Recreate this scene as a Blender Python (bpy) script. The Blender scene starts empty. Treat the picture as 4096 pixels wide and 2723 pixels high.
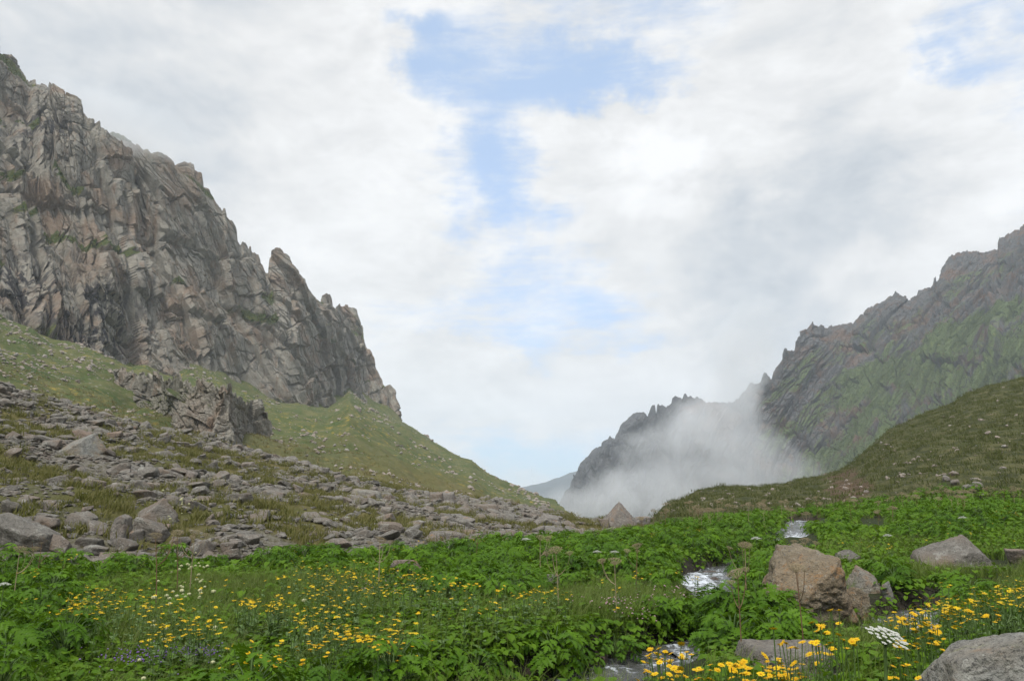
import bpy, math, numpy as np
from mathutils import Vector, Matrix
rng = np.random.default_rng(11)
scene = bpy.context.scene
COL = scene.collection

# ------------------------------------------------------------------ camera
FPX, CX, CY = 3186.0, 2048.0, 1361.5
HORIZON = 1960.0
PITCH = math.atan((HORIZON - CY) / FPX)
CP, SP = math.cos(PITCH), math.sin(PITCH)
CAMZ = 1.6
cam_d = bpy.data.cameras.new('camera')
cam = bpy.data.objects.new('camera', cam_d); COL.objects.link(cam)
cam.location = (0, 0, CAMZ)
cam.rotation_euler = (math.pi / 2 + PITCH, 0, 0)
cam_d.sensor_width = 36; cam_d.lens = 36 * FPX / 4096
cam_d.clip_start = 0.1; cam_d.clip_end = 30000
scene.camera = cam

def ray(px, py):
    """pixel of the 4096 x 2723 photograph -> world direction scaled so that y = 1"""
    a = (np.asarray(px, float) - CX) / FPX; b = (CY - np.asarray(py, float)) / FPX
    y = CP - b * SP; z = SP + b * CP
    return a / y, z / y
def at(px, py, Y):
    a, b = ray(px, py)
    return np.stack([a * Y, np.asarray(Y, float) + 0 * a, CAMZ + b * Y], -1)
def zat(px, py, Y):
    a, b = ray(px, py); return CAMZ + b * Y
def project(x, y, z):
    d = y * CP + (z - CAMZ) * SP; u = -y * SP + (z - CAMZ) * CP
    d = np.maximum(d, 1e-6)
    return CX + FPX * x / d, CY - FPX * u / d

# ------------------------------------------------------------------ noise
def _h(ix, iy, iz, seed):
    n = (ix.astype(np.int64) * 374761393 + iy.astype(np.int64) * 668265263 + iz.astype(np.int64) * 2147483647 + seed * 974634777) & 0xFFFFFFFF
    n = ((n ^ (n >> 13)) * 1274126177) & 0xFFFFFFFF
    n = ((n ^ (n >> 16)) * 2246822519) & 0xFFFFFFFF
    n ^= n >> 15
    return (n & 0xFFFFFF) / float(0xFFFFFF)
def vn2(x, y, seed=0):
    xi, yi = np.floor(x), np.floor(y); fx, fy = x - xi, y - yi
    sx = fx * fx * fx * (fx * (fx * 6 - 15) + 10); sy = fy * fy * fy * (fy * (fy * 6 - 15) + 10)
    z = np.zeros_like(xi)
    a = _h(xi, yi, z, seed); b = _h(xi + 1, yi, z, seed); c = _h(xi, yi + 1, z, seed); d = _h(xi + 1, yi + 1, z, seed)
    return (a + (b - a) * sx) * (1 - sy) + (c + (d - c) * sx) * sy
def fbm2(x, y, oct=4, seed=0, gain=.5, lac=2.03):
    s = 0; a = 1; t = 0
    for i in range(oct):
        s = s + a * vn2(x, y, seed + i * 17); t += a; a *= gain
        x, y = x * lac * .8 + y * lac * .6 + 3.7, -x * lac * .6 + y * lac * .8 + 9.1
    return s / t          # 0..1, mean .5
def vn3(p, seed=0):
    i = np.floor(p); f = p - i; s = f * f * (3 - 2 * f)
    r = 0
    for dx in (0, 1):
        for dy in (0, 1):
            for dz in (0, 1):
                w = (s[..., 0] if dx else 1 - s[..., 0]) * (s[..., 1] if dy else 1 - s[..., 1]) * (s[..., 2] if dz else 1 - s[..., 2])
                r = r + w * _h(i[..., 0] + dx, i[..., 1] + dy, i[..., 2] + dz, seed)
    return r
def fbm3(p, oct=4, seed=0, gain=.5):
    s = 0; a = 1; t = 0
    for k in range(oct):
        s = s + a * vn3(p, seed + 31 * k); t += a; a *= gain; p = p * 2.03 + 5.2
    return s / t
def facets(x, y, seed, tilt=1.0):
    """blocky rock: each Voronoi cell is a plane of its own height and tilt; returns (height ~ -1..1, edge distance)"""
    xi, yi = np.floor(x), np.floor(y)
    best = np.full(x.shape, 9.); sec = np.full(x.shape, 9.); val = np.zeros(x.shape)
    z = np.zeros_like(xi)
    for dx in (-1, 0, 1):
        for dy in (-1, 0, 1):
            cx, cy = xi + dx, yi + dy
            px = cx + .1 + .8 * _h(cx, cy, z, seed); py = cy + .1 + .8 * _h(cx, cy, z + 1, seed)
            ex, ey = x - px, y - py
            d = ex * ex + ey * ey
            v = (_h(cx, cy, z + 2, seed) * 2 - 1) + tilt * ((_h(cx, cy, z + 3, seed) * 2 - 1) * ex + (_h(cx, cy, z + 4, seed) * 2 - 1) * ey)
            closer = d < best
            sec = np.where(closer, best, np.minimum(sec, d))
            val = np.where(closer, v, val); best = np.where(closer, d, best)
    return val, np.sqrt(sec) - np.sqrt(best)
def sstep(a, b, x):
    t = np.clip((x - a) / (b - a), 0, 1); return t * t * (3 - 2 * t)

# ------------------------------------------------------------------ mesh helpers
def mk(name, V, F, mat=None, attrs=None, parent=None, smooth=False, link=True):
    """V (n,3); F an (m,k) array or a list of such arrays; attrs {name: per-vertex floats}"""
    me = bpy.data.meshes.new(name)
    fill_mesh(me, V, F, mat, attrs, smooth)
    o = bpy.data.objects.new(name, me)
    if link: COL.objects.link(o)
    if parent: o.parent = parent
    return o
def fill_mesh(me, V, F, mat=None, attrs=None, smooth=False):
    V = np.asarray(V, np.float32)
    Fs = [np.asarray(f, np.int32) for f in (F if isinstance(F, list) else [F]) if len(f)]
    me.vertices.add(len(V)); me.vertices.foreach_set('co', V.ravel())
    loops = np.concatenate([f.ravel() for f in Fs]); me.loops.add(len(loops)); me.loops.foreach_set('vertex_index', loops)
    sizes = np.concatenate([np.full(len(f), f.shape[1], np.int32) for f in Fs])
    starts = np.concatenate([[0], np.cumsum(sizes)[:-1]]).astype(np.int32)
    me.polygons.add(len(sizes)); me.polygons.foreach_set('loop_start', starts)
    me.polygons.foreach_set('use_smooth', np.full(len(sizes), smooth))
    for k, a in (attrs or {}).items():
        at_ = me.attributes.new(k, 'FLOAT', 'POINT'); at_.data.foreach_set('value', np.asarray(a, np.float32).ravel())
    me.update(calc_edges=True); me.validate()
    if mat: me.materials.append(mat)
def grid_faces(nr, nc):
    i = np.arange(nr - 1)[:, None] * nc + np.arange(nc - 1)[None, :]
    return np.stack([i, i + 1, i + nc + 1, i + nc], -1).reshape(-1, 4)
def tag(o, label=None, cat=None, group=None, kind=None):
    if label: o['label'] = label
    if cat: o['category'] = cat
    if group: o['group'] = group
    if kind: o['kind'] = kind
    return o
def empty(name, loc, rz=0.0):
    o = bpy.data.objects.new(name, None); COL.objects.link(o); o.location = loc; o.rotation_euler = (0, 0, rz)
    o.empty_display_size = .1
    return o

# ------------------------------------------------------------------ node helpers
class NT:
    def __init__(s, tree): s.t = tree; s.n = tree.nodes; s.l = tree.links
    def node(s, typ, ins=None, **kw):
        nd = s.n.new(typ)
        for k, v in kw.items(): setattr(nd, k, v)
        for k, v in (ins or {}).items(): s.put(nd.inputs[k], v)
        return nd
    def put(s, sock, v):
        if isinstance(v, bpy.types.NodeSocket): s.l.new(v, sock)
        elif isinstance(v, bpy.types.Node): s.l.new(v.outputs[0], sock)
        else:
            if sock.type == 'RGBA' and len(v) == 3: v = (*v, 1)
            sock.default_value = v
    def m(s, op, a, b=0.0, c=0.0, clamp=False):
        nd = s.n.new('ShaderNodeMath'); nd.operation = op; nd.use_clamp = clamp
        for i, v in enumerate((a, b, c)): s.put(nd.inputs[i], v)
        return nd.outputs[0]
    def mix(s, f, a, b):
        nd = s.n.new('ShaderNodeMix'); nd.data_type = 'RGBA'
        s.put(nd.inputs[0], f); s.put(nd.inputs[6], a); s.put(nd.inputs[7], b)
        return nd.outputs[2]
    def noise(s, vec, scale, detail=4, rough=.5, dist=0.0, out=0):
        nd = s.n.new('ShaderNodeTexNoise')
        if vec is not None: s.put(nd.inputs['Vector'], vec)
        nd.inputs['Scale'].default_value = scale; nd.inputs['Detail'].default_value = detail
        nd.inputs['Roughness'].default_value = rough; nd.inputs['Distortion'].default_value = dist
        return nd.outputs[out]
    def ramp(s, v, a, b, smooth=True):
        nd = s.n.new('ShaderNodeMapRange'); nd.interpolation_type = 'SMOOTHSTEP' if smooth else 'LINEAR'
        s.put(nd.inputs[0], v); s.put(nd.inputs[1], a); s.put(nd.inputs[2], b)
        return nd.outputs[0]
    def attr(s, name):
        nd = s.n.new('ShaderNodeAttribute'); nd.attribute_name = name; return nd.outputs['Fac']
    def vscale(s, vec, sc, rot=(0, 0, 0)):
        nd = s.n.new('ShaderNodeMapping'); s.put(nd.inputs[0], vec); nd.inputs['Scale'].default_value = sc; nd.inputs['Rotation'].default_value = rot
        return nd.outputs[0]
    def bump(s, h, strength=.5, dist=.1):
        nd = s.n.new('ShaderNodeBump'); s.put(nd.inputs['Height'], h); nd.inputs['Strength'].default_value = strength; nd.inputs['Distance'].default_value = dist
        return nd.outputs[0]
def new_mat(name):
    m = bpy.data.materials.new(name); m.use_nodes = True; m.node_tree.nodes.clear()
    t = NT(m.node_tree); out = t.node('ShaderNodeOutputMaterial')
    return m, t, out
def principled(t, out, color, rough=.85, normal=None, spec=.3, **kw):
    b = t.node('ShaderNodeBsdfPrincipled', {'Base Color': color, 'Roughness': rough, 'Specular IOR Level': spec, **kw})
    if normal is not None: t.put(b.inputs['Normal'], normal)
    t.l.new(b.outputs[0], out.inputs[0]); return b
# ------------------------------------------------------------------ sky and sun
SUN_EL, SUN_AZ = math.radians(57), math.radians(-160)     # azimuth measured from +Y towards +X
sun_dir = Vector((math.sin(SUN_AZ) * math.cos(SUN_EL), math.cos(SUN_AZ) * math.cos(SUN_EL), math.sin(SUN_EL)))
sd = bpy.data.lights.new('sun', 'SUN'); sd.energy = 3.3; sd.angle = math.radians(10); sd.color = (1, .955, .89)
so = bpy.data.objects.new('sun', sd); COL.objects.link(so); so.rotation_euler = sun_dir.to_track_quat('Z', 'Y').to_euler()
world = bpy.data.worlds.new('World'); scene.world = world; world.use_nodes = True
W = NT(world.node_tree); W.n.clear()
wout = W.node('ShaderNodeOutputWorld')
sky = W.node('ShaderNodeTexSky', sky_type='NISHITA', sun_disc=False)
sky.sun_elevation = SUN_EL; sky.sun_rotation = SUN_AZ; sky.altitude = 2500; sky.air_density = 1.0; sky.dust_density = 1.2; sky.ozone_density = 1.0
tc = W.node('ShaderNodeTexCoord').outputs['Generated']
sep = W.node('ShaderNodeSeparateXYZ', {0: tc})
az0 = W.m('ARCTAN2', sep.outputs[0], sep.outputs[1]); el0 = W.m('ARCSINE', sep.outputs[2])
# domain warp -> billowing edges
wv = W.noise(tc, 5.0, 6, .55, out=1); ws = W.node('ShaderNodeSeparateColor', {0: wv})
wv2 = W.noise(tc, 17.0, 5, .6, out=1); ws2 = W.node('ShaderNodeSeparateColor', {0: wv2})
def warp(c, a, b, amp, amp2):
    return W.m('ADD', c, W.m('ADD', W.m('MULTIPLY', W.m('SUBTRACT', a, .5), amp), W.m('MULTIPLY', W.m('SUBTRACT', b, .5), amp2)))
azw = warp(az0, ws.outputs[0], ws2.outputs[0], .26, .11); elw = warp(el0, ws.outputs[1], ws2.outputs[1], .19, .09)
def angles(px, py):
    a, b = ray(px, py); return math.atan(a), math.atan(b / math.sqrt(1 + a * a))
def blob(px, py, rx, ry, w, az=None, el=None, sharp=None):
    a, e = angles(px, py); sx, sy = rx / FPX * math.cos(a) ** 1.0, ry / FPX
    dx = W.m('MULTIPLY', W.m('SUBTRACT', az or azw, float(a)), 1 / sx); dy = W.m('MULTIPLY', W.m('SUBTRACT', el or elw, float(e)), 1 / sy)
    r2 = W.m('ADD', W.m('MULTIPLY', dx, dx), W.m('MULTIPLY', dy, dy))
    if sharp: v = W.ramp(r2, 1.0 + sharp, 1.0 - sharp)
    else: v = W.m('EXPONENT', W.m('MULTIPLY', r2, -1.0))
    return W.m('MULTIPLY', v, w)
def total(lst):
    s = lst[0]
    for x in lst[1:]: s = W.m('ADD', s, x)
    return s
flat = W.vscale(tc, (1.0, 1.0, 2.6))
n_big = W.noise(flat, 4.0, 8, .58, .3); n_fine = W.noise(flat, 13.0, 8, .64)
streak = W.noise(W.vscale(tc, (1.0, 1.0, 7.0), (0, .10, 0)), 7.0, 8, .62, .5)
n_shade = W.noise(W.vscale(tc, (1, 1, 1.4), (.3, .2, 1.0)), 3.6, 8, .55)
cover = total([W.m('MULTIPLY', W.m('SUBTRACT', n_big, .5), 1.15), W.m('MULTIPLY', W.m('SUBTRACT', n_fine, .5), 1.0), W.m('MULTIPLY', W.m('SUBTRACT', streak, .5), .75),
    blob(700, 450, 1150, 1000, 1.0), blob(1250, 900, 500, 700, .5), blob(1480, 60, 200, 260, .3),
    blob(1690, 280, 200, 350, -.62), blob(2150, 340, 640, 210, -.52), blob(2600, 270, 430, 160, -.48), blob(2080, 860, 190, 250, -.42), blob(1980, 640, 190, 180, -.42),
    blob(2700, 110, 420, 80, .25), blob(3870, 245, 150, 65, -.5), blob(4070, 25, 170, 50, -.35), blob(3400, 20, 160, 50, -.4), blob(1700, 40, 160, 50, -.4),
    blob(3150, 520, 620, 330, 1.1), blob(3400, 950, 650, 420, .9), blob(2720, 640, 420, 230, .6), blob(2450, 1000, 420, 160, .45),
    blob(1950, 1560, 500, 130, .75), blob(2600, 1490, 260, 120, .7), blob(1900, 1280, 650, 190, -.20), blob(2450, 1180, 330, 130, -.2), blob(1500, 1150, 160, 260, -.12), blob(2180, 1860, 220, 60, -.35), blob(3000, 1400, 300, 400, .6)])
cov = W.m('ADD', W.m('MULTIPLY', W.ramp(W.m('ADD', cover, .62), .06, 1.0), .92), .08)
shade = total([W.m('MULTIPLY', W.m('SUBTRACT', n_shade, .5), .44), W.m('MULTIPLY', W.m('SUBTRACT', n_fine, .5), .26),
    blob(450, 380, 750, 500, -.14), blob(1200, 950, 420, 420, .07), blob(2740, 610, 150, 110, .20), blob(2950, 700, 420, 300, .06), blob(3350, 640, 330, 330, -.20), blob(3330, 900, 420, 200, -.10),
    blob(2880, 960, 380, 160, -.17), blob(3000, 1250, 230, 300, -.17), blob(3900, 850, 330, 300, .02), blob(2500, 1050, 300, 90, -.06), blob(1950, 1580, 460, 120, .10)])
# billows lit from above: the same noise sampled a little higher up
bil = W.vscale(tc, (1, 1, 1.5), (.1, .4, .2)); bo = W.node('ShaderNodeVectorMath', {0: bil, 1: (.0, .0, .035)}, operation='ADD').outputs[0]
emb = W.m('SUBTRACT', W.noise(bil, 8.0, 8, .56, .5), W.noise(bo, 8.0, 8, .56, .5))
lum = W.m('ADD', W.m('ADD', shade, .915), W.m('MULTIPLY', emb, .40))
lum = W.m('MINIMUM', W.m('MAXIMUM', lum, .5), 1.06)
# brightness added to unseen clouds around the sun, behind the camera, lights the scene
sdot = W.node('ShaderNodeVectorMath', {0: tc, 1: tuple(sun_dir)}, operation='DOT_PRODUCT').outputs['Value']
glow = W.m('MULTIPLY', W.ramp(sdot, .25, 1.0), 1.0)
# cloud colour: greyer parts are slightly bluer
tint = W.mix(W.ramp(lum, .55, .9), (.91, .99, 1.08), (.985, .99, .995))
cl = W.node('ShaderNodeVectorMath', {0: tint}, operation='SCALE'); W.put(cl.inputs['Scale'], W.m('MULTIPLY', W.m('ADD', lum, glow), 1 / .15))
# thin high veil brightens the open sky
skyc = W.node('ShaderNodeVectorMath', {0: sky.outputs[0]}, operation='MULTIPLY'); hz_ = W.m('ADD', .5, W.m('MULTIPLY', W.ramp(el0, -.02, .24), .5)); hv_ = W.node('ShaderNodeCombineXYZ', {0: W.m('MULTIPLY', hz_, .78), 1: W.m('MULTIPLY', hz_, 1.12), 2: W.m('MULTIPLY', hz_, 1.42)}); W.put(skyc.inputs[1], hv_.outputs[0])
veil = W.mix(.46, skyc.outputs[0], (5.0, 6.5, 8.3))
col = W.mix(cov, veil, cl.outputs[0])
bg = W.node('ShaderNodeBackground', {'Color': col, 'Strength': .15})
W.l.new(bg.outputs[0], wout.inputs[0])

vs = scene.view_settings
scene.display_settings.display_device = 'sRGB'
vs.view_transform = 'Standard'; vs.look = 'None'; vs.exposure = 0.0; vs.gamma = 1.0; vs.use_curve_mapping = False
scene.cycles.use_denoising = True
scene.cycles.max_bounces = 5; scene.cycles.diffuse_bounces = 2; scene.cycles.glossy_bounces = 2; scene.cycles.transmission_bounces = 2
scene.cycles.transparent_max_bounces = 8; scene.cycles.volume_bounces = 2
scene.cycles.volume_step_rate = 1.0; scene.cycles.volume_max_steps = 128
scene.cycles.caustics_reflective = False; scene.cycles.caustics_refractive = False
scene.cycles.use_adaptive_sampling = True; scene.cycles.adaptive_threshold = .01
# ------------------------------------------------------------------ terrain heights
def curve(pts):
    p = np.array(sorted(pts), float)
    return lambda x: np.stack([np.interp(x, p[:, 0], p[:, k]) for k in range(1, p.shape[1])], 0)
TOE = curve([(-1500, 14, .4), (-800, 15, .25), (0, 16, .1), (900, 17, 0), (1250, 19, 0), (1700, 20, 0), (2100, 24, 0), (2450, 26, -.02), (2650, 31, 0), (3000, 38, .2), (3500, 42, .45), (3800, 42, .95), (4096, 40, .7), (5200, 32, 1.2)])
CREST = curve([(-1500, 46, 1180), (-800, 47, 1380), (0, 45, 1545), (700, 50, 1722), (1000, 54, 1803), (1400, 58, 1903), (1750, 60, 1978), (2100, 57, 2038), (2350, 50, 2080),
    (2500, 50, 2088), (2600, 58, 2069), (2651, 64, 2027), (2696, 68, 2001), (2759, 73, 1976), (2855, 80, 1957), (3046, 90, 1944), (3174, 96, 1930), (3276, 100, 1908), (3365, 104, 1876), (3416, 106, 1842),
    (3461, 108, 1797), (3557, 112, 1721), (3684, 117, 1657), (3812, 121, 1606), (3875, 123, 1568), (3971, 126, 1536), (4096, 130, 1507), (4500, 140, 1370), (5200, 150, 1200)])
BASE = curve([(-1500, 170, 700), (-800, 195, 960), (0, 230, 1255), (300, 270, 1380), (480, 300, 1440), (700, 340, 1500), (900, 375, 1545), (1100, 430, 1600), (1200, 460, 1628), (1310, 520, 1640), (1370, 570, 1600), (1400, 590, 1572), (1440, 610, 1590), (1603, 640, 1684),
    (1650, 620, 1716), (1715, 600, 1757), (1775, 575, 1793), (1846, 540, 1831), (1885, 520, 1842), (1953, 480, 1899), (2060, 410, 1955), (2131, 370, 1988), (2220, 320, 2023), (2309, 265, 2059), (2356, 235, 2074), (2450, 210, 2105), (2700, 200, 2160), (5200, 200, 2200)])
STREAM = [(3560, 2078, 1.1), (3430, 2084, 1.0), (3290, 2086, 1.2), (3210, 2082, 1.2), (3170, 2115, 1.0), (3175, 2150, 1.3), (3120, 2172, 1.3), (3080, 2190, .6), (3030, 2208, .25), (2965, 2240, .25), (2890, 2285, 1.0), (2830, 2318, 1.1), (2850, 2352, 1.15), (2895, 2395, .7), (2880, 2450, .35), (2850, 2520, .35), (2800, 2565, .6),
    (2745, 2610, .9), (2660, 2650, 1.0), (2560, 2690, 1.0), (2440, 2730, 1.0), (2250, 2800, 1.0), (1900, 2900, 1.0)]
BRANCH = [(4000, 2400, .6), (3850, 2440, .7), (3700, 2468, .9), (3640, 2520, .9), (3560, 2560, .8), (3420, 2585, .7), (3230, 2606, .7), (3060, 2615, .8), (2900, 2620, .8), (2780, 2625, .9), (2680, 2645, .9)]
WATER_Z = -.24
def plan(pts):
    p = np.array(pts, float); a, b = ray(p[:, 0], p[:, 1])
    base = np.array([float(TOE(px)[1]) * min(1, 1) for px in p[:, 0]])
    return a, b, p[:, 2]
def H_base(x, y, noise=True):
    x = np.asarray(x, float); y = np.asarray(y, float)
    r = np.hypot(x, y)
    th = np.arctan2(x, y); thc = np.clip(th, -.72, .72)
    Y = np.where(np.abs(th) <= .72, y, r * math.cos(.72))
    u = np.tan(thc); px = CX + u * FPX * 1.008
    tY, tz = TOE(px)
    def z_of(cv):
        q = px
        for _ in range(3):
            Y_, py_ = cv(q); b = (CY - py_) / FPX; q = CX + u * FPX * (CP - b * SP)
        Y_, py_ = cv(q); b = (CY - py_) / FPX
        return Y_, CAMZ + (SP + b * CP) / (CP - b * SP) * Y_
    cY, cz = z_of(CREST); bY, bz = z_of(BASE)
    right = sstep(2420, 2620, px)
    if noise: bz = bz + (fbm2(px / 150, 0 * px, 2, 61) - .5) * 9 * sstep(1560, 1450, px)
    # dip behind the moraine (left) or the fall of the hill's far side (right)
    dY = cY + 14 + right * 26; dz = cz - 1.3 - right * 9
    eY = cY + 45 + right * 60
    ez_l = cz + (eY - cY) * ((cz - CAMZ) / cY) - 1.2 - sstep(1500, 2300, px) * 1.5
    ez = ez_l * (1 - right) + (cz - 40) * right
    bz = bz * (1 - right) + (-100) * right
    bY = np.maximum(bY, eY + 20)
    behind = sstep(1585, 1640, px)
    fY = bY + 45; fz = (bz + 14) * (1 - behind) + (bz - 24) * behind
    gY = bY + 260; gz = (fz - 10) * (1 - behind) + (-110.) * behind
    K = [(0.3 + 0 * px, 0 * px - .02), (tY * .45, tz * .3), (tY, tz), (cY, cz), (dY, dz), (eY, ez), (bY, bz), (fY, fz), (gY, gz), (gY * 0 + 1400, 0 * px - 120), (gY * 0 + 9000, 0 * px - 120)]
    z = np.full(x.shape, -.02)
    for (y0, z0), (y1, z1) in zip(K[:-1], K[1:]):
        t = np.clip((Y - y0) / np.maximum(y1 - y0, .01), 0, 1)
        z = np.where(Y >= y0, z0 + (z1 - z0) * t, z)
    if noise:
        wm = sstep(tY * 1.0, tY * .8, Y)             # meadow
        wt = sstep(tY * .9, tY * 1.1, Y) * sstep(cY * 1.25, cY * 1.0, Y)
        wf = sstep(cY * 1.2, cY * 2.2, Y) * sstep(1600, 900, Y)
        z = z + wm * ((fbm2(x / 3.2, y / 3.2, 3, 5) - .5) * .22 + (fbm2(x / .9, y / .9, 2, 8) - .5) * .07) * sstep(1.5, 5, Y)
        z = z + wt * ((fbm2(x / 7, y / 7, 4, 15) - .5) * (1.3 - .3 * right) + (fbm2(x / 1.3, y / 1.3, 3, 25) - .5) * .35) * sstep(1.0, 1.15, Y / tY)
        z = z + wf * ((fbm2(x / 60, y / 60, 5, 35) - .5) * 8 * sstep(1.02, 1.6, Y / cY) * sstep(640, 300, Y) + (fbm2(x / 9, y / 9, 5, 45) - .5) * 3.0 * (1 - .4 * right) + (fbm2(x / 24, y / 24, 3, 47) - .5) * 5 * (1 - right) * sstep(1.2, 2.0, Y / cY))
    return z
def stream_plan(pts):
    """water course on the meadow: pixel -> plan position at water level"""
    p = np.array(pts, float); a, b = ray(p[:, 0], p[:, 1]); Y = (WATER_Z - CAMZ) / b
    for _ in range(8):
        lev = H_base(a * Y, Y, False) + WATER_Z
        Y = .5 * Y + .5 * np.clip((lev - CAMZ) / b, 1, 60)
    # resample smoothly
    P = np.stack([a * Y, Y, p[:, 2]], 1)
    d = np.concatenate([[0], np.cumsum(np.hypot(*(P[1:, :2] - P[:-1, :2]).T))])
    s = np.arange(0, d[-1], .12)
    Q = np.stack([np.interp(s, d, P[:, k]) for k in range(3)], 1)
    ker = np.hanning(13); ker /= ker.sum()
    for k in range(3):
        pad = np.concatenate([np.full(6, Q[0, k]), Q[:, k], np.full(6, Q[-1, k])]); Q[:, k] = np.convolve(pad, ker, 'valid')
    return Q
S1 = stream_plan(STREAM); S2 = stream_plan(BRANCH)
def stream_dist(x, y):
    """distance to the nearest course minus its half width"""
    x = np.asarray(x, float); y = np.asarray(y, float)
    out = np.full(x.shape, 99.); f = out.ravel(); xr, yr = x.ravel(), y.ravel()
    sel = np.where((yr > 2) & (yr < 52) & (xr > -8) & (xr < 30))[0]
    for Q in (S1, S2):
        q = Q[::2]
        for c in range(0, len(sel), 40000):
            i = sel[c:c + 40000]
            d = np.sqrt((xr[i, None] - q[None, :, 0]) ** 2 + (yr[i, None] - q[None, :, 1]) ** 2) - q[None, :, 2] * .5
            f[i] = np.minimum(f[i], d.min(1))
    return f.reshape(x.shape)
def H(x, y):
    z = H_base(x, y)
    d = stream_dist(x, y)
    bed = H_base(x, y, False) + WATER_Z - .16
    w = sstep(.32, -.12, d)
    return z * (1 - w) + np.minimum(bed, z) * w
def hit(px, py, lift=0.0, y0=2.5, y1=700):
    """where the view through a pixel meets the ground raised by lift"""
    a, b = ray(px, py)
    Y = np.geomspace(y0, y1, 1500); z = H(a * Y, Y) + lift; g = CAMZ + b * Y - z
    k = np.where(g < 0)[0]
    if not len(k): return None
    k = max(k[0], 1); t = g[k - 1] / (g[k - 1] - g[k]); yy = Y[k - 1] + t * (Y[k] - Y[k - 1])
    return np.array([a * yy, yy, float(H(np.array([a * yy]), np.array([yy]))[0])])

# ------------------------------------------------------------------ ground material and sheet
def ground_material():
    m, t, out = new_mat('ground_soil_and_turf')
    P = t.node('ShaderNodeNewGeometry').outputs['Position']
    n1 = t.noise(P, .9, 6, .6); n2 = t.noise(P, .11, 5, .6); n3 = t.noise(P, 7.0, 5, .65); n4 = t.noise(P, .028, 5, .6)
    tan = t.mix(n1, (.075, .075, .024), (.175, .14, .058))
    tan = t.mix(t.m('MULTIPLY', t.ramp(n2, .45, .62), .5), tan, (.06, .075, .02))
    m1 = t.noise(P, .55, 5, .7); m2 = t.noise(t.vscale(P, (1, 1, 1), (0, 0, .5)), .95, 4, .7); m3 = t.noise(P, .20, 6, .65)
    green = t.mix(t.ramp(n2, .35, .65), (.062, .082, .026), (.112, .112, .044))
    green = t.mix(t.m('MULTIPLY', t.ramp(m3, .48, .68), .8), green, (.045, .075, .018))
    green = t.mix(t.m('MULTIPLY', t.ramp(m1, .5, .7), .6), green, (.15, .135, .06))
    yel = t.m('MULTIPLY', t.ramp(m1, .55, .66), t.ramp(n4, .40, .58))
    green = t.mix(t.m('MULTIPLY', yel, .7), green, (.30, .22, .03))
    green = t.mix(t.m('MULTIPLY', t.m('MULTIPLY', t.ramp(m2, .58, .66), t.ramp(m3, .42, .6)), .85), green, (.24, .225, .195))
    green = t.mix(t.m('MULTIPLY', t.ramp(m2, .40, .30), .5), green, (.035, .045, .015))
    soil = t.mix(n1, (.018, .024, .009), (.04, .05, .016))
    talus = t.mix(t.ramp(n3, .35, .6), (.07, .062, .035), (.19, .175, .15))
    hill = t.mix(t.ramp(n1, .4, .62), (.040, .046, .016), (.095, .092, .038))
    hill = t.mix(t.ramp(n2, .52, .68), hill, (.055, .062, .018))
    hill = t.mix(t.m('MULTIPLY', t.ramp(t.noise(P, .55, 4, .6), .58, .7), .6), hill, (.16, .135, .072))
    hill = t.mix(t.m('MULTIPLY', t.ramp(n3, .6, .7), .25), hill, (.09, .07, .06))
    c = t.mix(t.attr('z_talus'), soil, talus)
    c = t.mix(t.attr('z_tan'), c, tan)
    c = t.mix(t.attr('z_green'), c, green)
    c = t.mix(t.attr('z_hill'), c, hill)
    c = t.mix(t.attr('z_wet'), c, t.mix(n3, (.02, .016, .012), (.055, .045, .035)))
    c = t.mix(t.attr('z_earth'), c, t.mix(t.ramp(n3, .4, .6), (.05, .032, .018), (.13, .09, .055)))
    h = t.m('ADD', t.m('MULTIPLY', n1, 1.0), t.m('MULTIPLY', n3, .35))
    principled(t, out, c, .95, t.bump(h, .9, .5), .15)
    return m
M_ground = ground_material()
def zone_attrs(x, y):
    r = np.hypot(x, y); th = np.clip(np.arctan2(x, y), -.72, .72); px = CX + np.tan(th) * FPX * 1.008
    Y = np.where(np.abs(np.arctan2(x, y)) <= .72, y, r * math.cos(.72))
    tY = TOE(px)[0]; cY = CREST(px)[0]; right = sstep(2450, 2620, px)
    n = fbm2(x / 5, y / 5, 4, 71); nb = fbm2(x / 40, y / 40, 4, 72)
    za = {}
    za['z_talus'] = sstep(tY * .93, tY * 1.04, Y) * (1 - right) * sstep(.62, .42, n + (Y > cY * 1.03) * .15)
    tanw = sstep(cY * 1.02, cY * 1.1, Y) * sstep(cY * 3.6, cY * 2.0, Y + (nb - .5) * cY * 3) + sstep(tY * .95, tY * 1.05, Y) * (Y < cY * 1.05) * sstep(.42, .6, n)
    za['z_tan'] = np.clip(tanw, 0, 1) * (1 - right)
    za['z_green'] = sstep(cY * 1.8, cY * 3.0, Y + (nb - .5) * cY * 2) * (1 - right)
    za['z_hill'] = right * sstep(tY * .95, tY * 1.1, Y + (n - .5) * 4)
    d = stream_dist(x, y); za['z_wet'] = sstep(.45, .1, d)
    ep, eq = project(x, y, H_base(x, y))
    za['z_earth'] = sstep(1.0, .3, ((ep - 3390) / 110) ** 2 + ((eq - 1945) / 75) ** 2 + (n - .5) * 2.2) * right
    return za
th = np.concatenate([np.linspace(-math.pi, -.75, 60, endpoint=False), np.linspace(-.75, .75, 1050, endpoint=False), np.linspace(.75, math.pi, 61)])
rr = np.concatenate([[.05], np.geomspace(.8, 60, 520, endpoint=False), np.geomspace(60, 760, 420, endpoint=False), np.geomspace(760, 6200, 30)])
R_, T_ = np.meshgrid(rr, th, indexing='ij')
gx, gy = R_ * np.sin(T_), R_ * np.cos(T_)
gz = H(gx, gy)
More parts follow.
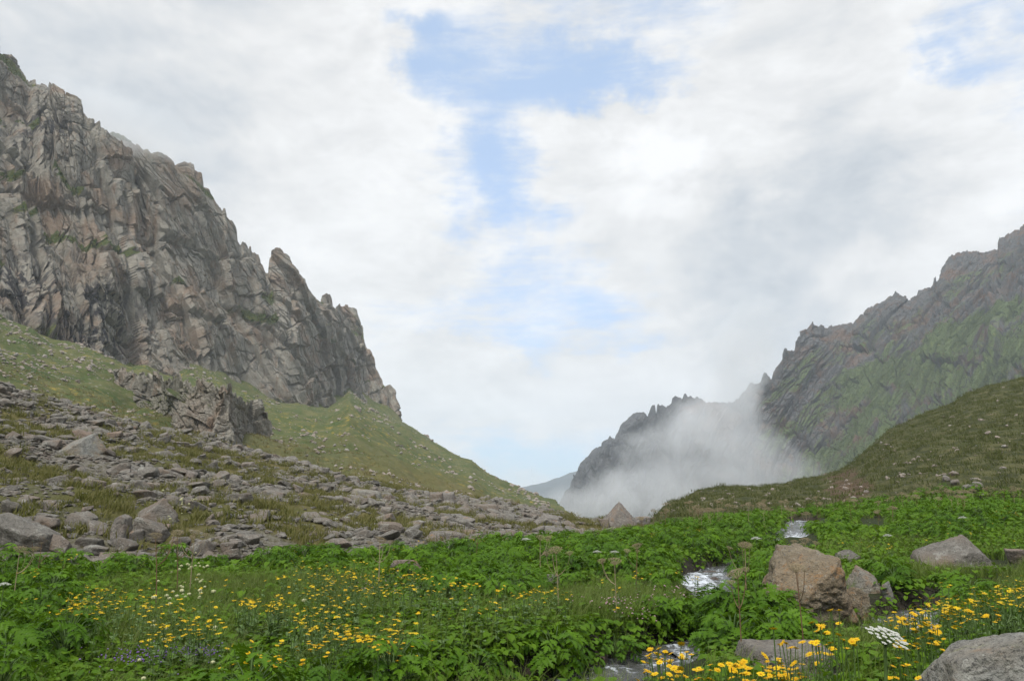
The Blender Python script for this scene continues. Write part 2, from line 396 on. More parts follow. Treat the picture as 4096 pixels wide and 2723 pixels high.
ground = mk('ground', np.stack([gx, gy, gz], -1).reshape(-1, 3), grid_faces(len(rr), len(th)), M_ground, {k: v for k, v in zone_attrs(gx, gy).items()}, smooth=True)
tag(ground, 'alpine valley floor with meadow, talus and grassy slopes', kind='structure')
# ------------------------------------------------------------------ rock walls
def rock_material(name, cols, scale, rust=.5, streak=.5, green=True, grass_col=((.045, .07, .02), (.10, .10, .035))):
    m, t, out = new_mat(name)
    g = t.node('ShaderNodeNewGeometry'); P = g.outputs['Position']
    n1 = t.noise(P, .035 * scale, 6, .6, .4); n2 = t.noise(P, .16 * scale, 6, .65); n3 = t.noise(P, .9 * scale, 5, .7)
    nv = t.noise(t.vscale(P, (1, 1, .22), (.35, 0, 0)), .22 * scale, 5, .6, .6)
    c = t.mix(t.ramp(n2, .3, .7), cols[0], cols[1])
    c = t.mix(t.m('MULTIPLY', t.ramp(n1, .48, .66), rust), c, cols[2])
    c = t.mix(t.m('MULTIPLY', t.ramp(nv, .52, .68), rust * .9), c, cols[2])
    c = t.mix(t.m('MULTIPLY', t.ramp(n3, .5, .72), .45), c, cols[3])
    stain = t.m('MULTIPLY', t.m('MULTIPLY', t.ramp(t.noise(t.vscale(P, (1, 1, .12)), .3 * scale, 4, .6, .3), .46, .58), t.attr('stain')), streak)
    c = t.mix(stain, c, (.022, .022, .026))
    if green:
        nz = t.node('ShaderNodeSeparateXYZ', {0: g.outputs['Normal']}).outputs[2]
        gm = t.m('ADD', t.attr('grass'), t.m('MULTIPLY', t.m('SUBTRACT', n3, .5), .5))
        gm = t.ramp(t.m('ADD', gm, t.m('MULTIPLY', t.m('SUBTRACT', nz, .55), .6)), .42, .62)
        gc = t.mix(t.ramp(n3, .4, .65), *grass_col)
        gc = t.mix(t.m('MULTIPLY', t.ramp(t.noise(P, .5 * scale, 5, .7), .58, .66), .5), gc, (.26, .21, .05))
        c = t.mix(gm, c, gc)
    h = t.m('ADD', t.m('MULTIPLY', n2, 1.2), t.m('MULTIPLY', n3, .7))
    h = t.m('ADD', h, t.m('MULTIPLY', nv, .8))
    principled(t, out, c, .9, t.bump(h, .8, 2.0 / scale), .2)
    return m
M_cliff = rock_material('weathered_granite', ((.165, .152, .127), (.30, .275, .225), (.22, .155, .108), (.35, .345, .29)), 1.0, .8, .9)
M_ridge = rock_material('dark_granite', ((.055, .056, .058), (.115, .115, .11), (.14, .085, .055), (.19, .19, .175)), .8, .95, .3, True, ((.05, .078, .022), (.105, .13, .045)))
M_far = rock_material('far_crag_granite', ((.06, .063, .066), (.11, .113, .113), (.10, .085, .078), (.15, .155, .15)), .6, .3, .2, True, ((.05, .075, .03), (.07, .10, .04)))  # dark grey rock with green patches for the far crag

def wall(name, label, crest, base, depth, mat, ncol, nrow, x0, x1, amp, ang, spires=None, thick=60, grass=None, stain=None, seed=1, prof=1.0, drop=.6, cell=1.0, crest_keep=.35, ledge=None, jagged=9):
    """a rock wall standing between a base line and a crest line; depth(px, t) gives its distance; relief is blocky along direction ang"""
    cr = np.array(sorted(crest), float); ba = np.array(sorted(base), float)
    px = np.linspace(x0, x1, ncol); t = np.linspace(0, 1, nrow)
    PX, T = np.meshgrid(px, t)
    pc = np.interp(PX, cr[:, 0], cr[:, 1]); pb = np.interp(PX, ba[:, 0], ba[:, 1])
    jag = (_h(np.floor(PX / 19 + fbm2(PX / 40, 0 * PX, 2, seed)), 0 * PX, 0 * PX, seed + 70) - .5) * jagged + (vn2(PX / 9, 0 * PX, seed + 71) - .5) * jagged * .8
    pc = pc + jag * sstep(x0, x0 + 40, PX) * sstep(x1, x1 - 40, PX)
    # smooth crest carries the body of the wall; the sharp crest only its top
    k = max(3, int(ncol * .06)) | 1; ker = np.hanning(k + 2)[1:-1]; ker /= ker.sum()
    c1 = np.interp(px, cr[:, 0], cr[:, 1]); sm = np.convolve(np.pad(c1, k // 2, mode='edge'), ker, 'valid')
    pcs = np.broadcast_to(sm, PX.shape)
    w = T ** 5
    PY = pb + (pcs * (1 - w) + pc * w - pb) * T
    D = depth(PX, T)
    P = at(PX, PY, D)
    # coordinates on the wall in metres
    mx = np.cumsum(np.pad(np.diff(px)[None, :] * .5 * (D[:, 1:] + D[:, :-1]) / FPX, ((0, 0), (1, 0))), axis=1).mean(0)[None, :] + 0 * PX
    mz = P[..., 2] * 1.05
    wx = mx + (fbm2(mx / 50, mz / 50, 3, seed + 3) - .5) * 9; wz = mz + (fbm2(mx / 50, mz / 50, 3, seed + 4) - .5) * 9
    ca, sa = math.cos(ang), math.sin(ang)
    s = wx * ca + wz * sa; q = -wx * sa + wz * ca          # s runs along the joints, q across them
    d = 0; crack = np.ones(PX.shape)
    # slabs: each leans back to the upper side and drops off in an undercut step
    for L, W_, A, sd_ in ((220, 34, 1.0, 1), (95, 14, .50, 2), (42, 6, .13, 3)):
        L *= cell; W_ *= cell
        ph = q / W_ + (fbm2(s / L, q / (W_ * 2.5), 2, seed * 10 + sd_) - .5) * 1.7
        fr = ph - np.floor(ph)
        idn = _h(np.floor(ph), np.floor(s / (L * 1.3) + 7.3 * _h(np.floor(ph), 0 * ph, 0 * ph, seed + sd_)), 0 * ph, seed * 7 + sd_)
        d = d + (.5 - fr) * A * amp * (.25 + .8 * idn) + (idn - .5) * A * amp * 1.25
        crack = np.minimum(crack, sstep(0, .07, fr) + (1 - A) * .5)
    # blocks between cross joints
    for cs, A in ((30, .5), (13, .32), (5.5, .13), (2.6, .05)):
        f2, e2 = facets(s / (cs * 1.9 * cell), q / (cs * cell), seed * 10 + int(cs), .6)
        d = d + f2 * A * amp; crack = np.minimum(crack, sstep(0, .08, e2) + (1 - A * 2) * .6)
    d = d + (fbm2(mx / 42, mz / 70, 5, seed + 9) - .5) * 2.6 * amp
    # ledges: the wall steps back at each
    lz = (mz + (fbm2(mx / 60, mz / 90, 4, seed + 12) - .5) * 55 + mx * .5) / (44 * cell)
    st = lz - np.floor(lz)
    d = d + (st - .5) * .95 * amp * sstep(.35, .6, fbm2(mx / 50, mz / 50, 3, seed + 14))
    d = d - (1 - np.clip(crack, 0, 1)) * .55 * amp
    fade = np.minimum(sstep(0, .04, T) * .6 + .4, 1) * (1 - (1 - crest_keep) * sstep(.82, 1.0, T))
    edge = sstep(x0, x0 + (x1 - x0) * .02, PX)
    d = d * fade
    # push along the wall's own large scale normal (towards the valley and slightly up)
    du = np.gradient(P, axis=1); dv = np.gradient(P, axis=0)
    for _ in range(6):
        du = (np.roll(du, 3, 1) + du + np.roll(du, -3, 1)) / 3
    N = np.cross(du, dv); N /= np.linalg.norm(N, axis=-1, keepdims=True) + 1e-9
    flip = np.sign((N * (np.array([0, 0, CAMZ]) - P)).sum(-1, keepdims=True)); N = N * flip
    N = N * .75 + np.array([0, 0, .1]); N /= np.linalg.norm(N, axis=-1, keepdims=True)
    P = P + N * d[..., None]
    # back of the wall
    nb = 9; tb = np.linspace(0, 1, nb)[1:]
    top = P[-1]; back = [top + np.array([0, 1, 0]) * (thick * b) + np.array([top[:, 0], 0 * top[:, 0], 0 * top[:, 0]]).T * (thick * b / np.maximum(top[:, 1:2], 1)) - np.array([0, 0, 1]) * (np.maximum(top[:, 2:3] + 60, 10) * drop * b ** 1.3) for b in tb]
    V = np.concatenate([P, np.stack(back)], 0)
    g = np.zeros(PX.shape) if grass is None else grass(PX, PY, T, mx, mz, st)
    sn = np.zeros(PX.shape) if stain is None else stain(PX, PY, T, mx, mz)
    g = np.concatenate([g, np.repeat(g[-1:], nb - 1, 0)]); sn = np.concatenate([sn, np.zeros((nb - 1, ncol))])
    o = mk(name, V.reshape(-1, 3), grid_faces(V.shape[0], ncol), mat, {'grass': g, 'stain': sn}, smooth=False)
    tag(o, label, kind='structure'); return o

LEFT_NEAR = [(-700, -420), (-300, -60), (0, 168), (25, 208), (47, 212), (79, 233), (110, 290), (133, 313), (144, 309), (148, 331), (169, 331), (216, 356), (245, 377), (274, 406), (286, 398), (299, 403), (311, 417), (315, 440), (321, 460), (346, 475), (370, 488), (382, 496), (386, 520),
    (432, 561), (468, 579), (474, 592), (504, 608), (525, 637), (532, 680), (545, 745), (575, 800), (625, 880), (690, 975), (760, 1090), (810, 1210), (850, 1330), (872, 1440), (880, 1520)]
LEFT_FAR = [(150, 380), (300, 440), (389, 512), (418, 518), (468, 524), (504, 547), (533, 572), (576, 594), (620, 615), (640, 610), (656, 612), (692, 640), (700, 664), (735, 648), (750, 656), (762, 652), (775, 655), (779, 676), (790, 690), (807, 698), (814, 727), (815, 745), (836, 756), (865, 810),
    (888, 849), (893, 836), (900, 836), (909, 864), (926, 885), (944, 914), (950, 965), (962, 979), (969, 965), (998, 994), (1001, 979), (1006, 979), (1009, 1004), (1038, 1026), (1059, 1084), (1074, 1094), (1078, 1030), (1088, 1008), (1103, 1002), (1117, 1001), (1146, 1030), (1167, 1073), (1196, 1105), (1209, 1120),
    (1214, 1159), (1220, 1170), (1239, 1174), (1270, 1196), (1281, 1203), (1287, 1178), (1300, 1172), (1319, 1174), (1328, 1195), (1331, 1224), (1342, 1232), (1355, 1222), (1390, 1222), (1427, 1240), (1440, 1285), (1451, 1320), (1452, 1350), (1460, 1385), (1476, 1415), (1511, 1493), (1554, 1571), (1589, 1641), (1603, 1686), (1640, 1720)]
def hid(curve_pts, dy):
    return [(x, y + dy) for x, y in curve_pts]
LB = [(-1500, 700), (-800, 960), (0, 1255), (300, 1380), (480, 1440), (700, 1500), (860, 1535), (900, 1545), (1100, 1600), (1200, 1628), (1310, 1640), (1370, 1600), (1400, 1572), (1440, 1590), (1603, 1684), (1650, 1716)]
BASEC = BASE
def base_depth(px): return BASEC(px)[0]
def d_near(px, t): return base_depth(px) + 4 + t * (95 + 30 * sstep(400, 0, px)) * (1 - .5 * sstep(500, 880, px)) + 10 * np.sin(px / 95.) * t
def d_far(px, t): return np.maximum(base_depth(px) + 8, 330 + 0 * px) + t * 70 * sstep(1640, 1350, px) + 14 * t
def ledge_grass(PX, PY, T, mx, mz, st):
    n = fbm2(mx / 25, mz / 18, 4, 301); n2 = fbm2(mx / 90, mz / 70, 3, 302)
    g = sstep(.22, .05, st) * sstep(.36, .52, n2) * 1.05 + sstep(.52, .66, n) * .55 * sstep(.45, .6, n2)
    for line in ([(0, 850), (150, 900), (330, 965), (520, 1005)], [(-60, 420), (90, 470), (175, 525)], [(830, 1205), (950, 1262), (1090, 1335)], [(690, 1120), (850, 1238)], [(-60, 690), (70, 706)], [(180, 705), (330, 760)], [(1000, 1180), (1080, 1260)]):
        lx = np.array([a for a, b in line], float); ly = np.array([b for a, b in line], float)
        off = (PY - np.interp(PX, lx, ly) - (fbm2(PX / 60, PY / 200, 3, 305) - .5) * 60) / (10 + 16 * fbm2(PX / 45, PY / 45, 3, 306))
        g = g + np.exp(-off ** 2) * 1.5 * sstep(lx[0] - 5, lx[0] + 10, PX) * sstep(lx[-1] + 10, lx[-1] - 20, PX) * sstep(.28, .46, fbm2(PX / 30, PY / 30, 3, 307))
    return g + .9 * sstep(.10, 0.0, T) * sstep(.42, .58, n)
def left_stain(PX, PY, T, mx, mz):
    return np.clip(np.exp(-((PX - 330) / 230) ** 2 - ((PY - 1290) / 150) ** 2) * 1.6 + np.exp(-((PX - 30) / 120) ** 2 - ((PY - 1150) / 110) ** 2) * 1.2 + np.exp(-((PX - 170) / 130) ** 2 - ((PY - 520) / 90) ** 2) * 1.1, 0, 1)
LBH = [(x, y + 14 + 60 * float(np.interp(x, [1250, 1450], [1, 0]))) for x, y in LB]
wall('cliff', 'near granite wall with dark water streaks rising above the grassy slope', LEFT_NEAR, LBH, d_near, M_cliff, 820, 760, -500, 878, 5.6, math.radians(-80), seed=3, grass=ledge_grass, stain=left_stain, thick=50, cell=.8)
wall('cliff', 'far granite wall with rock towers ending at the valley', LEFT_FAR, LBH, d_far, M_cliff, 900, 700, 160, 1632, 6.5, math.radians(-66), seed=5, grass=ledge_grass, thick=45, crest_keep=.18)
# lower rock band in the slope
OUT_T = [(455, 1472), (520, 1490), (640, 1494), (700, 1505), (760, 1530), (830, 1520), (880, 1545), (930, 1540), (990, 1590), (1040, 1600), (1060, 1650), (1078, 1706)]
OUT_B = [(455, 1490), (520, 1535), (600, 1578), (700, 1640), (780, 1690), (840, 1722), (900, 1745), (940, 1700), (990, 1712), (1040, 1706), (1080, 1712)]
def d_out(px, t):
    a = np.interp(px, [455, 580, 700, 800, 900, 990, 1080], [188, 152, 127, 117, 111, 128, 148]); return a + 9 * t
wall('cliff', 'low blocky rock band standing out of the green slope', OUT_T, [(x, y + 75) for x, y in OUT_B], d_out, M_cliff, 560, 300, 457, 1079, 1.15, math.radians(-80), seed=8, thick=12, cell=.17, crest_keep=.5, drop=.25, jagged=26,
     grass=lambda PX, PY, T, mx, mz, st: sstep(.5, .62, fbm2(mx / 9, mz / 6, 4, 311)) * .45)

RIGHT = [(2700, 1640), (2855, 1600), (2930, 1610), (2983, 1559), (3000, 1524), (3008, 1518), (3021, 1534), (3040, 1521), (3062, 1488), (3069, 1486), (3088, 1515), (3094, 1483), (3112, 1455), (3129, 1432), (3137, 1394), (3145, 1392), (3161, 1405), (3178, 1400), (3182, 1361), (3199, 1346), (3202, 1318), (3228, 1314), (3240, 1300), (3249, 1286),
    (3257, 1300), (3270, 1303), (3321, 1305), (3372, 1294), (3410, 1291), (3435, 1259), (3461, 1231), (3525, 1208), (3569, 1186), (3580, 1180), (3588, 1183), (3614, 1196), (3646, 1194), (3668, 1173), (3672, 1157), (3722, 1148), (3730, 1135), (3732, 1108), (3738, 1103), (3742, 1125), (3752, 1119), (3757, 1090), (3762, 1070), (3794, 1024),
    (3872, 998), (3930, 1006), (3993, 1002), (3998, 952), (4063, 920), (4096, 906), (4250, 820), (4400, 760), (4700, 640)]
RIGHT_B = [(2700, 2080), (3000, 2060), (3300, 2030), (3600, 1930), (4096, 1780), (4700, 1600)]
def d_right(px, t): return np.interp(px, [2700, 3050, 4096, 4700], [840, 800, 620, 560]) + t * np.interp(px, [2700, 3050, 3300, 4096, 4700], [60, 150, 330, 400, 420])
def right_grass(PX, PY, T, mx, mz, st):
    # grass runs in strips down the fall line, towards the lower left
    q = (PX * .56 + PY) / 1.0
    wob = (fbm2(PX / 260, PY / 260, 3, 331) - .5) * 150
    strip = fbm2((q + wob) / 62, (PX - PY) / 900, 4, 332)
    depth_ = (PY - np.interp(PX, [x for x, y in RIGHT], [y for x, y in RIGHT]))
    low = sstep(90, 420, depth_ - 260 * sstep(3560, 3150, PX) + 60 * sstep(3300, 3420, PX))
    n = fbm2(PX / 40, PY / 40, 4, 333)
    return np.clip(low * 1.0 + (strip - .5) * 2.6 + (n - .5) * .7, 0, 1) * sstep(20, 120, depth_) * sstep(2980, 3100, PX) + .18
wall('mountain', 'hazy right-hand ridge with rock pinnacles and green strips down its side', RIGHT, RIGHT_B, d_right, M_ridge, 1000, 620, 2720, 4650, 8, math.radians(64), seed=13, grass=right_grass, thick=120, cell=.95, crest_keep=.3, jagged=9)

CRAG = [(2100, 2060), (2200, 2030), (2232, 2016), (2250, 1975), (2279, 1939), (2321, 1856), (2362, 1809), (2398, 1779), (2428, 1755), (2436, 1750), (2444, 1750), (2457, 1760), (2463, 1742), (2472, 1726), (2499, 1684), (2534, 1657), (2560, 1650), (2576, 1651), (2588, 1662), (2597, 1640), (2603, 1628), (2620, 1620), (2624, 1656), (2629, 1619), (2653, 1616), (2665, 1622), (2683, 1610),
    (2688, 1592), (2700, 1586), (2721, 1588), (2730, 1592), (2737, 1578), (2785, 1585), (2817, 1604), (2855, 1610), (2960, 1660), (3080, 1690)]
CRAG_B = [(2100, 2100), (2500, 2110), (3080, 2110)]
wall('mountain', 'far dark crag with notched crest half hidden by valley mist', CRAG, CRAG_B, lambda px, t: 1250 + 160 * t + (px - 2500) * -.05, M_far, 520, 360, 2110, 3070, 11, math.radians(70), seed=21, thick=160, cell=1.2, crest_keep=.15, jagged=10,
     grass=lambda PX, PY, T, mx, mz, st: sstep(.48, .62, fbm2(mx / 70, mz / 120, 4, 341)) * .6 * sstep(1.0, .6, T))
# pale blue hill far down the valley; haze blue partly put into its colour
M_hill, th2, oh2 = new_mat('hazed_hill'); principled(th2, oh2, th2.mix(th2.noise(th2.node('ShaderNodeNewGeometry').outputs['Position'], .01, 5), (.012, .022, .030), (.03, .045, .045)), 1.0)
def far_hill():
    px = np.linspace(1900, 2700, 120); top = np.interp(px, [1900, 2060, 2100, 2150, 2220, 2273, 2350, 2450, 2700], [1975, 1952, 1944, 1938, 1914, 1893, 1872, 1850, 1860])
    rows = []
    for k, tt in enumerate(np.linspace(0, 1, 24)):
        Y = 3300 + 900 * tt; py = 2010 + (top - 2010) * tt
        p = at(px, py, Y + 0 * px); p[:, 2] += (fbm2(px / 30, p[:, 1] / 60, 4, 51) - .5) * 30 * (1 - .6 * tt); rows.append(p)
    rows.append(rows[-1] + np.array([0, 500, -250]))
    V = np.stack(rows)
    o = mk('hill', V.reshape(-1, 3), grid_faces(V.shape[0], 120), M_hill, {'grass': np.ones(V.shape[:2]), 'stain': np.zeros(V.shape[:2])}, smooth=True)
    tag(o, 'pale blue hill fading into haze down the valley', kind='structure')
far_hill()

# ------------------------------------------------------------------ air: haze box and drifting mist
def box(name, lo, hi, mat):
    V = np.array([(x, y, z) for x in (lo[0], hi[0]) for y in (lo[1], hi[1]) for z in (lo[2], hi[2])], float)
    F = np.array([(0, 1, 3, 2), (4, 6, 7, 5), (0, 4, 5, 1), (2, 3, 7, 6), (0, 2, 6, 4), (1, 5, 7, 3)])
    return mk(name, V, F, mat)
mh, th_, oh = new_mat('hazy_air')
pv = th_.node('ShaderNodeVolumePrincipled', {'Color': (.86, .93, 1.0, 1), 'Density': .00016, 'Anisotropy': .0})
th_.l.new(pv.outputs[0], oh.inputs['Volume']); mh.cycles.volume_sampling = 'DISTANCE'
hz = box('haze', (-6400, -6400, -125), (6400, 6400, 620), mh); tag(hz, kind='stuff')

def mist(name, label, blobs, lo, hi, dens, nscale, thr, seed, step):
    m, t, out = new_mat(name + '_vapour')
    P = t.node('ShaderNodeNewGeometry').outputs['Position']
    wn = t.noise(P, nscale * .7, 3, .5, out=1)
    wv_ = t.node('ShaderNodeVectorMath', {0: wn, 1: (.5, .5, .5)}, operation='SUBTRACT')
    ws_ = t.node('ShaderNodeVectorMath', {0: wv_.outputs[0]}, operation='SCALE'); ws_.inputs['Scale'].default_value = .75 / nscale
    Pw = t.node('ShaderNodeVectorMath', {0: P, 1: ws_.outputs[0]}, operation='ADD').outputs[0]
    s = None
    for (px, py, Y, rx, ry, rz, w) in blobs:
        c = at(px, py, Y)
        d = t.node('ShaderNodeVectorMath', {0: Pw, 1: tuple(c)}, operation='SUBTRACT')
        e = t.node('ShaderNodeVectorMath', {0: d.outputs[0], 1: (1 / rx, 1 / ry, 1 / rz)}, operation='MULTIPLY')
        l2 = t.node('ShaderNodeVectorMath', {0: e.outputs[0], 1: e.outputs[0]}, operation='DOT_PRODUCT').outputs['Value']
        v = t.m('MULTIPLY', t.m('EXPONENT', t.m('MULTIPLY', l2, -1.0)), w)
        s = v if s is None else t.m('ADD', s, v)
    n = t.noise(P, nscale, 6, .62, .6)
    s = t.m('MINIMUM', s, 1.15)
    dn = t.m('SUBTRACT', t.m('ADD', s, t.m('MULTIPLY', t.m('SUBTRACT', n, .5), 2.5)), thr)
    # fade out to nothing before the walls of the volume
    dn = t.m('MULTIPLY', t.m('MINIMUM', t.m('MAXIMUM', dn, 0), 1.0), dens)
    pv = t.node('ShaderNodeVolumePrincipled', {'Color': (.985, .995, 1, 1), 'Density': dn, 'Anisotropy': .1})
    t.l.new(pv.outputs[0], out.inputs['Volume'])
    m.cycles.volume_step_rate = step; m.cycles.volume_sampling = 'DISTANCE'
    o = box(name, lo, hi, m); tag(o, label, kind='stuff'); return o
mist('mist', 'white mist boiling up from the valley between the crag and the ridge',
     [(2330, 2050, 745, 50, 34, 17, 1.0), (2480, 2010, 750, 50, 34, 24, 1.1), (2640, 1950, 745, 42, 34, 30, 1.15), (2780, 1880, 750, 36, 34, 38, 1.2), (2870, 1790, 745, 28, 34, 34, 1.1), (2910, 1680, 750, 24, 32, 32, .95),
      (2940, 1560, 745, 26, 32, 34, .78), (2960, 1420, 750, 34, 32, 40, .66), (2780, 1680, 745, 40, 30, 22, .75), (2980, 1900, 735, 28, 30, 30, .9), (3130, 1890, 700, 24, 24, 12, .66), (2820, 2010, 745, 60, 34, 16, 1.1), (2600, 1780, 745, 34, 28, 16, .55), (2420, 1900, 745, 22, 26, 16, .5), (3070, 1800, 715, 42, 26, 46, .72), (3190, 1960, 695, 40, 26, 16, .7), (3010, 1270, 745, 40, 30, 40, .85), (2985, 1350, 745, 36, 30, 34, .8), (2260, 2010, 745, 26, 30, 16, .6)],
     (20, 672, -110), (330, 815, 250), .026, .024, .50, 1, .5)
mist('mist', 'thin cloud wrapping the top of the far left cliff',
     [(430, 505, 400, 24, 24, 13, 1.3), (520, 535, 405, 24, 24, 11, 1.1), (640, 590, 415, 26, 24, 10, .75), (330, 430, 395, 34, 24, 16, .9), (760, 640, 430, 26, 24, 10, .5)],
     (-330, 340, 130), (-120, 480, 300), .030, .030, .45, 2, .6)
# ------------------------------------------------------------------ boulders and stones
import bmesh
_ico = {}
def ico(n):
    if n not in _ico:
        bm = bmesh.new(); bmesh.ops.create_icosphere(bm, subdivisions=n, radius=1)
        bm.verts.ensure_lookup_table()
        _ico[n] = (np.array([v.co[:] for v in bm.verts]), np.array([[v.index for v in f.verts] for f in bm.faces], np.int32)); bm.free()
    return _ico[n]
def rock_shape(seed, sub=4, planes=None, cuts=7, sharp=44, rough=.05, fine=.02, norm=True):
    r_ = np.random.default_rng(seed)
    D, F = ico(sub)
    if planes is None:
        pl = []
        for ax in np.concatenate([np.eye(3), -np.eye(3)]):
            n = ax + r_.normal(0, .25, 3); pl.append((n / np.linalg.norm(n), r_.uniform(.8, 1.0)))
        for _ in range(cuts):
            n = r_.normal(0, 1, 3); n /= np.linalg.norm(n); pl.append((n, r_.uniform(.74, 1.0)))
    else:
        pl = [(np.array(n, float) / np.linalg.norm(n), d) for n, d in planes]
    acc = 0
    for n, d in pl:
        c = np.maximum(D @ n, 1e-3); acc = acc + (np.minimum(c / d, 50)) ** sharp * (D @ n > 0)
    rad = acc ** (-1 / sharp)
    V = D * rad[:, None]
    o = r_.uniform(0, 50, 3)
    # chipped ledges and grain
    V = V * (1 + rough * 2 * (fbm3(V * 2.1 + o, 4, seed) - .5) + fine * 2 * (fbm3(V * 8 + o, 3, seed + 5) - .5))[:, None]
    if sub >= 5:
        k = fbm3(np.stack([V[:, 0] * 2.2 + o[0], V[:, 1] * 2.2, V[:, 2] * 6 + o[2]], 1), 4, seed + 9)
        V = V * (1 - .045 * sstep(.53, .60, k) * sstep(.69, .62, k))[:, None]
    if norm:
        lo, hi = V.min(0), V.max(0); V = (V - (lo + hi) / 2) / ((hi - lo) / 2)
    return V, F
def boulder_material(name, a, b, warm, orange, pale=.5, olive=0.0, osc=3.0):
    m, t, out = new_mat(name)
    P = t.node('ShaderNodeNewGeometry').outputs['Position']; oi = t.node('ShaderNodeObjectInfo').outputs['Random']
    n1 = t.noise(P, 1.3, 6, .6); n2 = t.noise(P, 6.0, 6, .7); n3 = t.noise(P, 38, 4, .7); n4 = t.noise(P, osc, 7, .72, .3)
    v = t.m('ADD', t.m('MULTIPLY', oi, .5), t.m('MULTIPLY', t.attr('tint'), .5))
    c = t.mix(t.ramp(n2, .32, .68), a, b)
    c = t.mix(t.m('MULTIPLY', t.ramp(t.m('ADD', n1, t.m('MULTIPLY', t.m('SUBTRACT', v, .25), .5)), .45, .75), .85), c, warm)
    c = t.mix(t.m('MULTIPLY', t.ramp(n4, .56, .64), pale), c, (.33, .325, .285))
    c = t.mix(t.m('MULTIPLY', t.ramp(t.noise(P, 2.6, 6, .7, .5), .56, .66), olive), c, (.26, .26, .13))
    if orange: c = t.mix(t.m('MULTIPLY', t.ramp(t.m('ADD', t.noise(P, osc * .8, 7, .75, .6), t.m('MULTIPLY', t.m('SUBTRACT', n1, .5), .5)), .56, .66), orange), c, (.29, .15, .055))
    c = t.mix(t.m('MULTIPLY', t.ramp(n3, .54, .62), .75), c, (.062, .060, .056))
    c = t.mix(t.m('MULTIPLY', t.ramp(t.noise(P, 17, 5, .7, .4), .60, .66), pale), c, (.38, .38, .33))
    c = t.mix(t.m('MULTIPLY', t.ramp(n2, .66, .74), .4), c, (.06, .055, .05))
    h = t.m('ADD', t.m('MULTIPLY', n2, 1.0), t.m('MULTIPLY', n3, .25))
    principled(t, out, c, .92, t.bump(h, 1.0, .10), .2)
    return m
M_rock = boulder_material('talus_granite', (.125, .115, .098), (.22, .203, .174), (.185, .148, .116), .12, .55)
M_rust = boulder_material('rust_stained_granite', (.155, .142, .125), (.24, .215, .185), (.23, .165, .12), .6, .4)
M_lichen = boulder_material('orange_lichen_granite', (.15, .126, .09), (.25, .207, .142), (.225, .17, .108), .65, .35, 0, 9.0)
M_mossy = boulder_material('olive_lichen_granite', (.15, .15, .135), (.27, .265, .235), (.22, .185, .14), .3, .55, .5, 5.0)
M_scree = boulder_material('pale_slope_granite', (.22, .21, .19), (.34, .325, .295), (.29, .235, .19), .05, .5)
M_wet = boulder_material('wet_stream_stone', (.06, .055, .05), (.13, .12, .11), (.12, .085, .06), .1, .15)

def stand(name, mesh_shape, mat, px, pyb, w, h, label, depth=.8, rz=0.0, tilt=(0, 0), sink=.22, cat='boulder', group=None, Y=None, kind=None):
    """one boulder standing where the view through (px, pyb) meets the ground; w, h in photo pixels at that distance"""
    if Y is None:
        c = hit(px, pyb)
    else:
        a, b = ray(px, pyb); c = np.array([a * Y, Y, CAMZ + b * Y])
    Yc = c[1]; W_ = w / FPX * Yc; H_ = h / FPX * Yc
    V, F = mesh_shape
    dep = W_ * depth
    hz = H_ * (1 + sink) / 2
    Vs = V * np.array([W_ / 2, dep / 2, hz])
    o = mk(name, Vs, F, mat, {'tint': np.full(len(V), rng.uniform(0, .5))}, smooth=True)
    o.location = (c[0], c[1] + dep * .35, c[2] + H_ - hz)
    o.rotation_euler = (tilt[0], tilt[1], rz)
    tag(o, label, cat, group, kind)
    return o, (c[0], c[1] + dep * .35, W_ / 2, dep / 2)
KEY = []          # footprints kept free of plants and stones
def key(*a, **k):
    o, fp = stand('boulder', *a, **k); KEY.append(fp); return o
R = rock_shape
pyr = [((-.80, -.22, .50), .55), ((.70, -.42, .40), .52), ((.45, .6, .34), .62), ((-.3, .8, .4), .6), ((0, 0, -1), .5), ((.1, -.93, .30), .66), ((1, 0, .1), .8), ((-1, 0, .1), .8)]
key(R(1, 5, pyr, sharp=46, rough=.05), M_rust, 2482, 2108, 150, 99, 'tall pale pyramid shaped boulder standing on the saddle against the mist', depth=.9, sink=.12)
key(R(2, 5), M_rust, 2570, 2100, 72, 34, 'low pink boulder just right of the pyramid boulder', depth=.8)
key(R(3, 4), M_rock, 2418, 2108, 46, 32, 'small dark grey boulder touching the left foot of the pyramid boulder')
wedge0 = [((.42, -.45, .80), .45), ((-.8, -.3, .5), .55), ((0, -1, .15), .6), ((0, 1, .3), .7), ((0, 0, -1), .5), ((1, 0, .15), .9), ((.1, -.8, .6), .55)]
lich = [((-.50, -.52, .74), .52), ((-.05, -.30, .95), .60), ((.90, -.30, .30), .62), ((.55, .3, .8), .72), ((-.9, .2, .35), .82), ((0, 1, .2), .75), ((.15, -.97, -.10), .62), ((0, 0, -1), .7), ((.6, -.78, .1), .66), ((-.7, -.65, .2), .74)]
key(R(41, 6, lich, sharp=46, rough=.24, fine=.035), M_lichen, 3300, 2482, 420, 274, 'massive tan boulder with orange lichen beside the stream', depth=.95, sink=.12)
key(R(57, 5, cuts=9, rough=.16), M_lichen, 3440, 2468, 110, 105, 'dark rusty block leaning on the right flank of the massive lichen boulder', depth=1.0, tilt=(0, .35), sink=.1)
key(R(5, 5, wedge0, sharp=46, rough=.08), M_mossy, 3470, 2372, 150, 100, 'dark olive boulder half hidden behind the massive lichen boulder', depth=.8)
key(R(6, 5), M_rock, 3408, 2265, 98, 62, 'small pale boulder with yellow lichen just behind the massive lichen boulder', depth=.7, tilt=(0, .3))
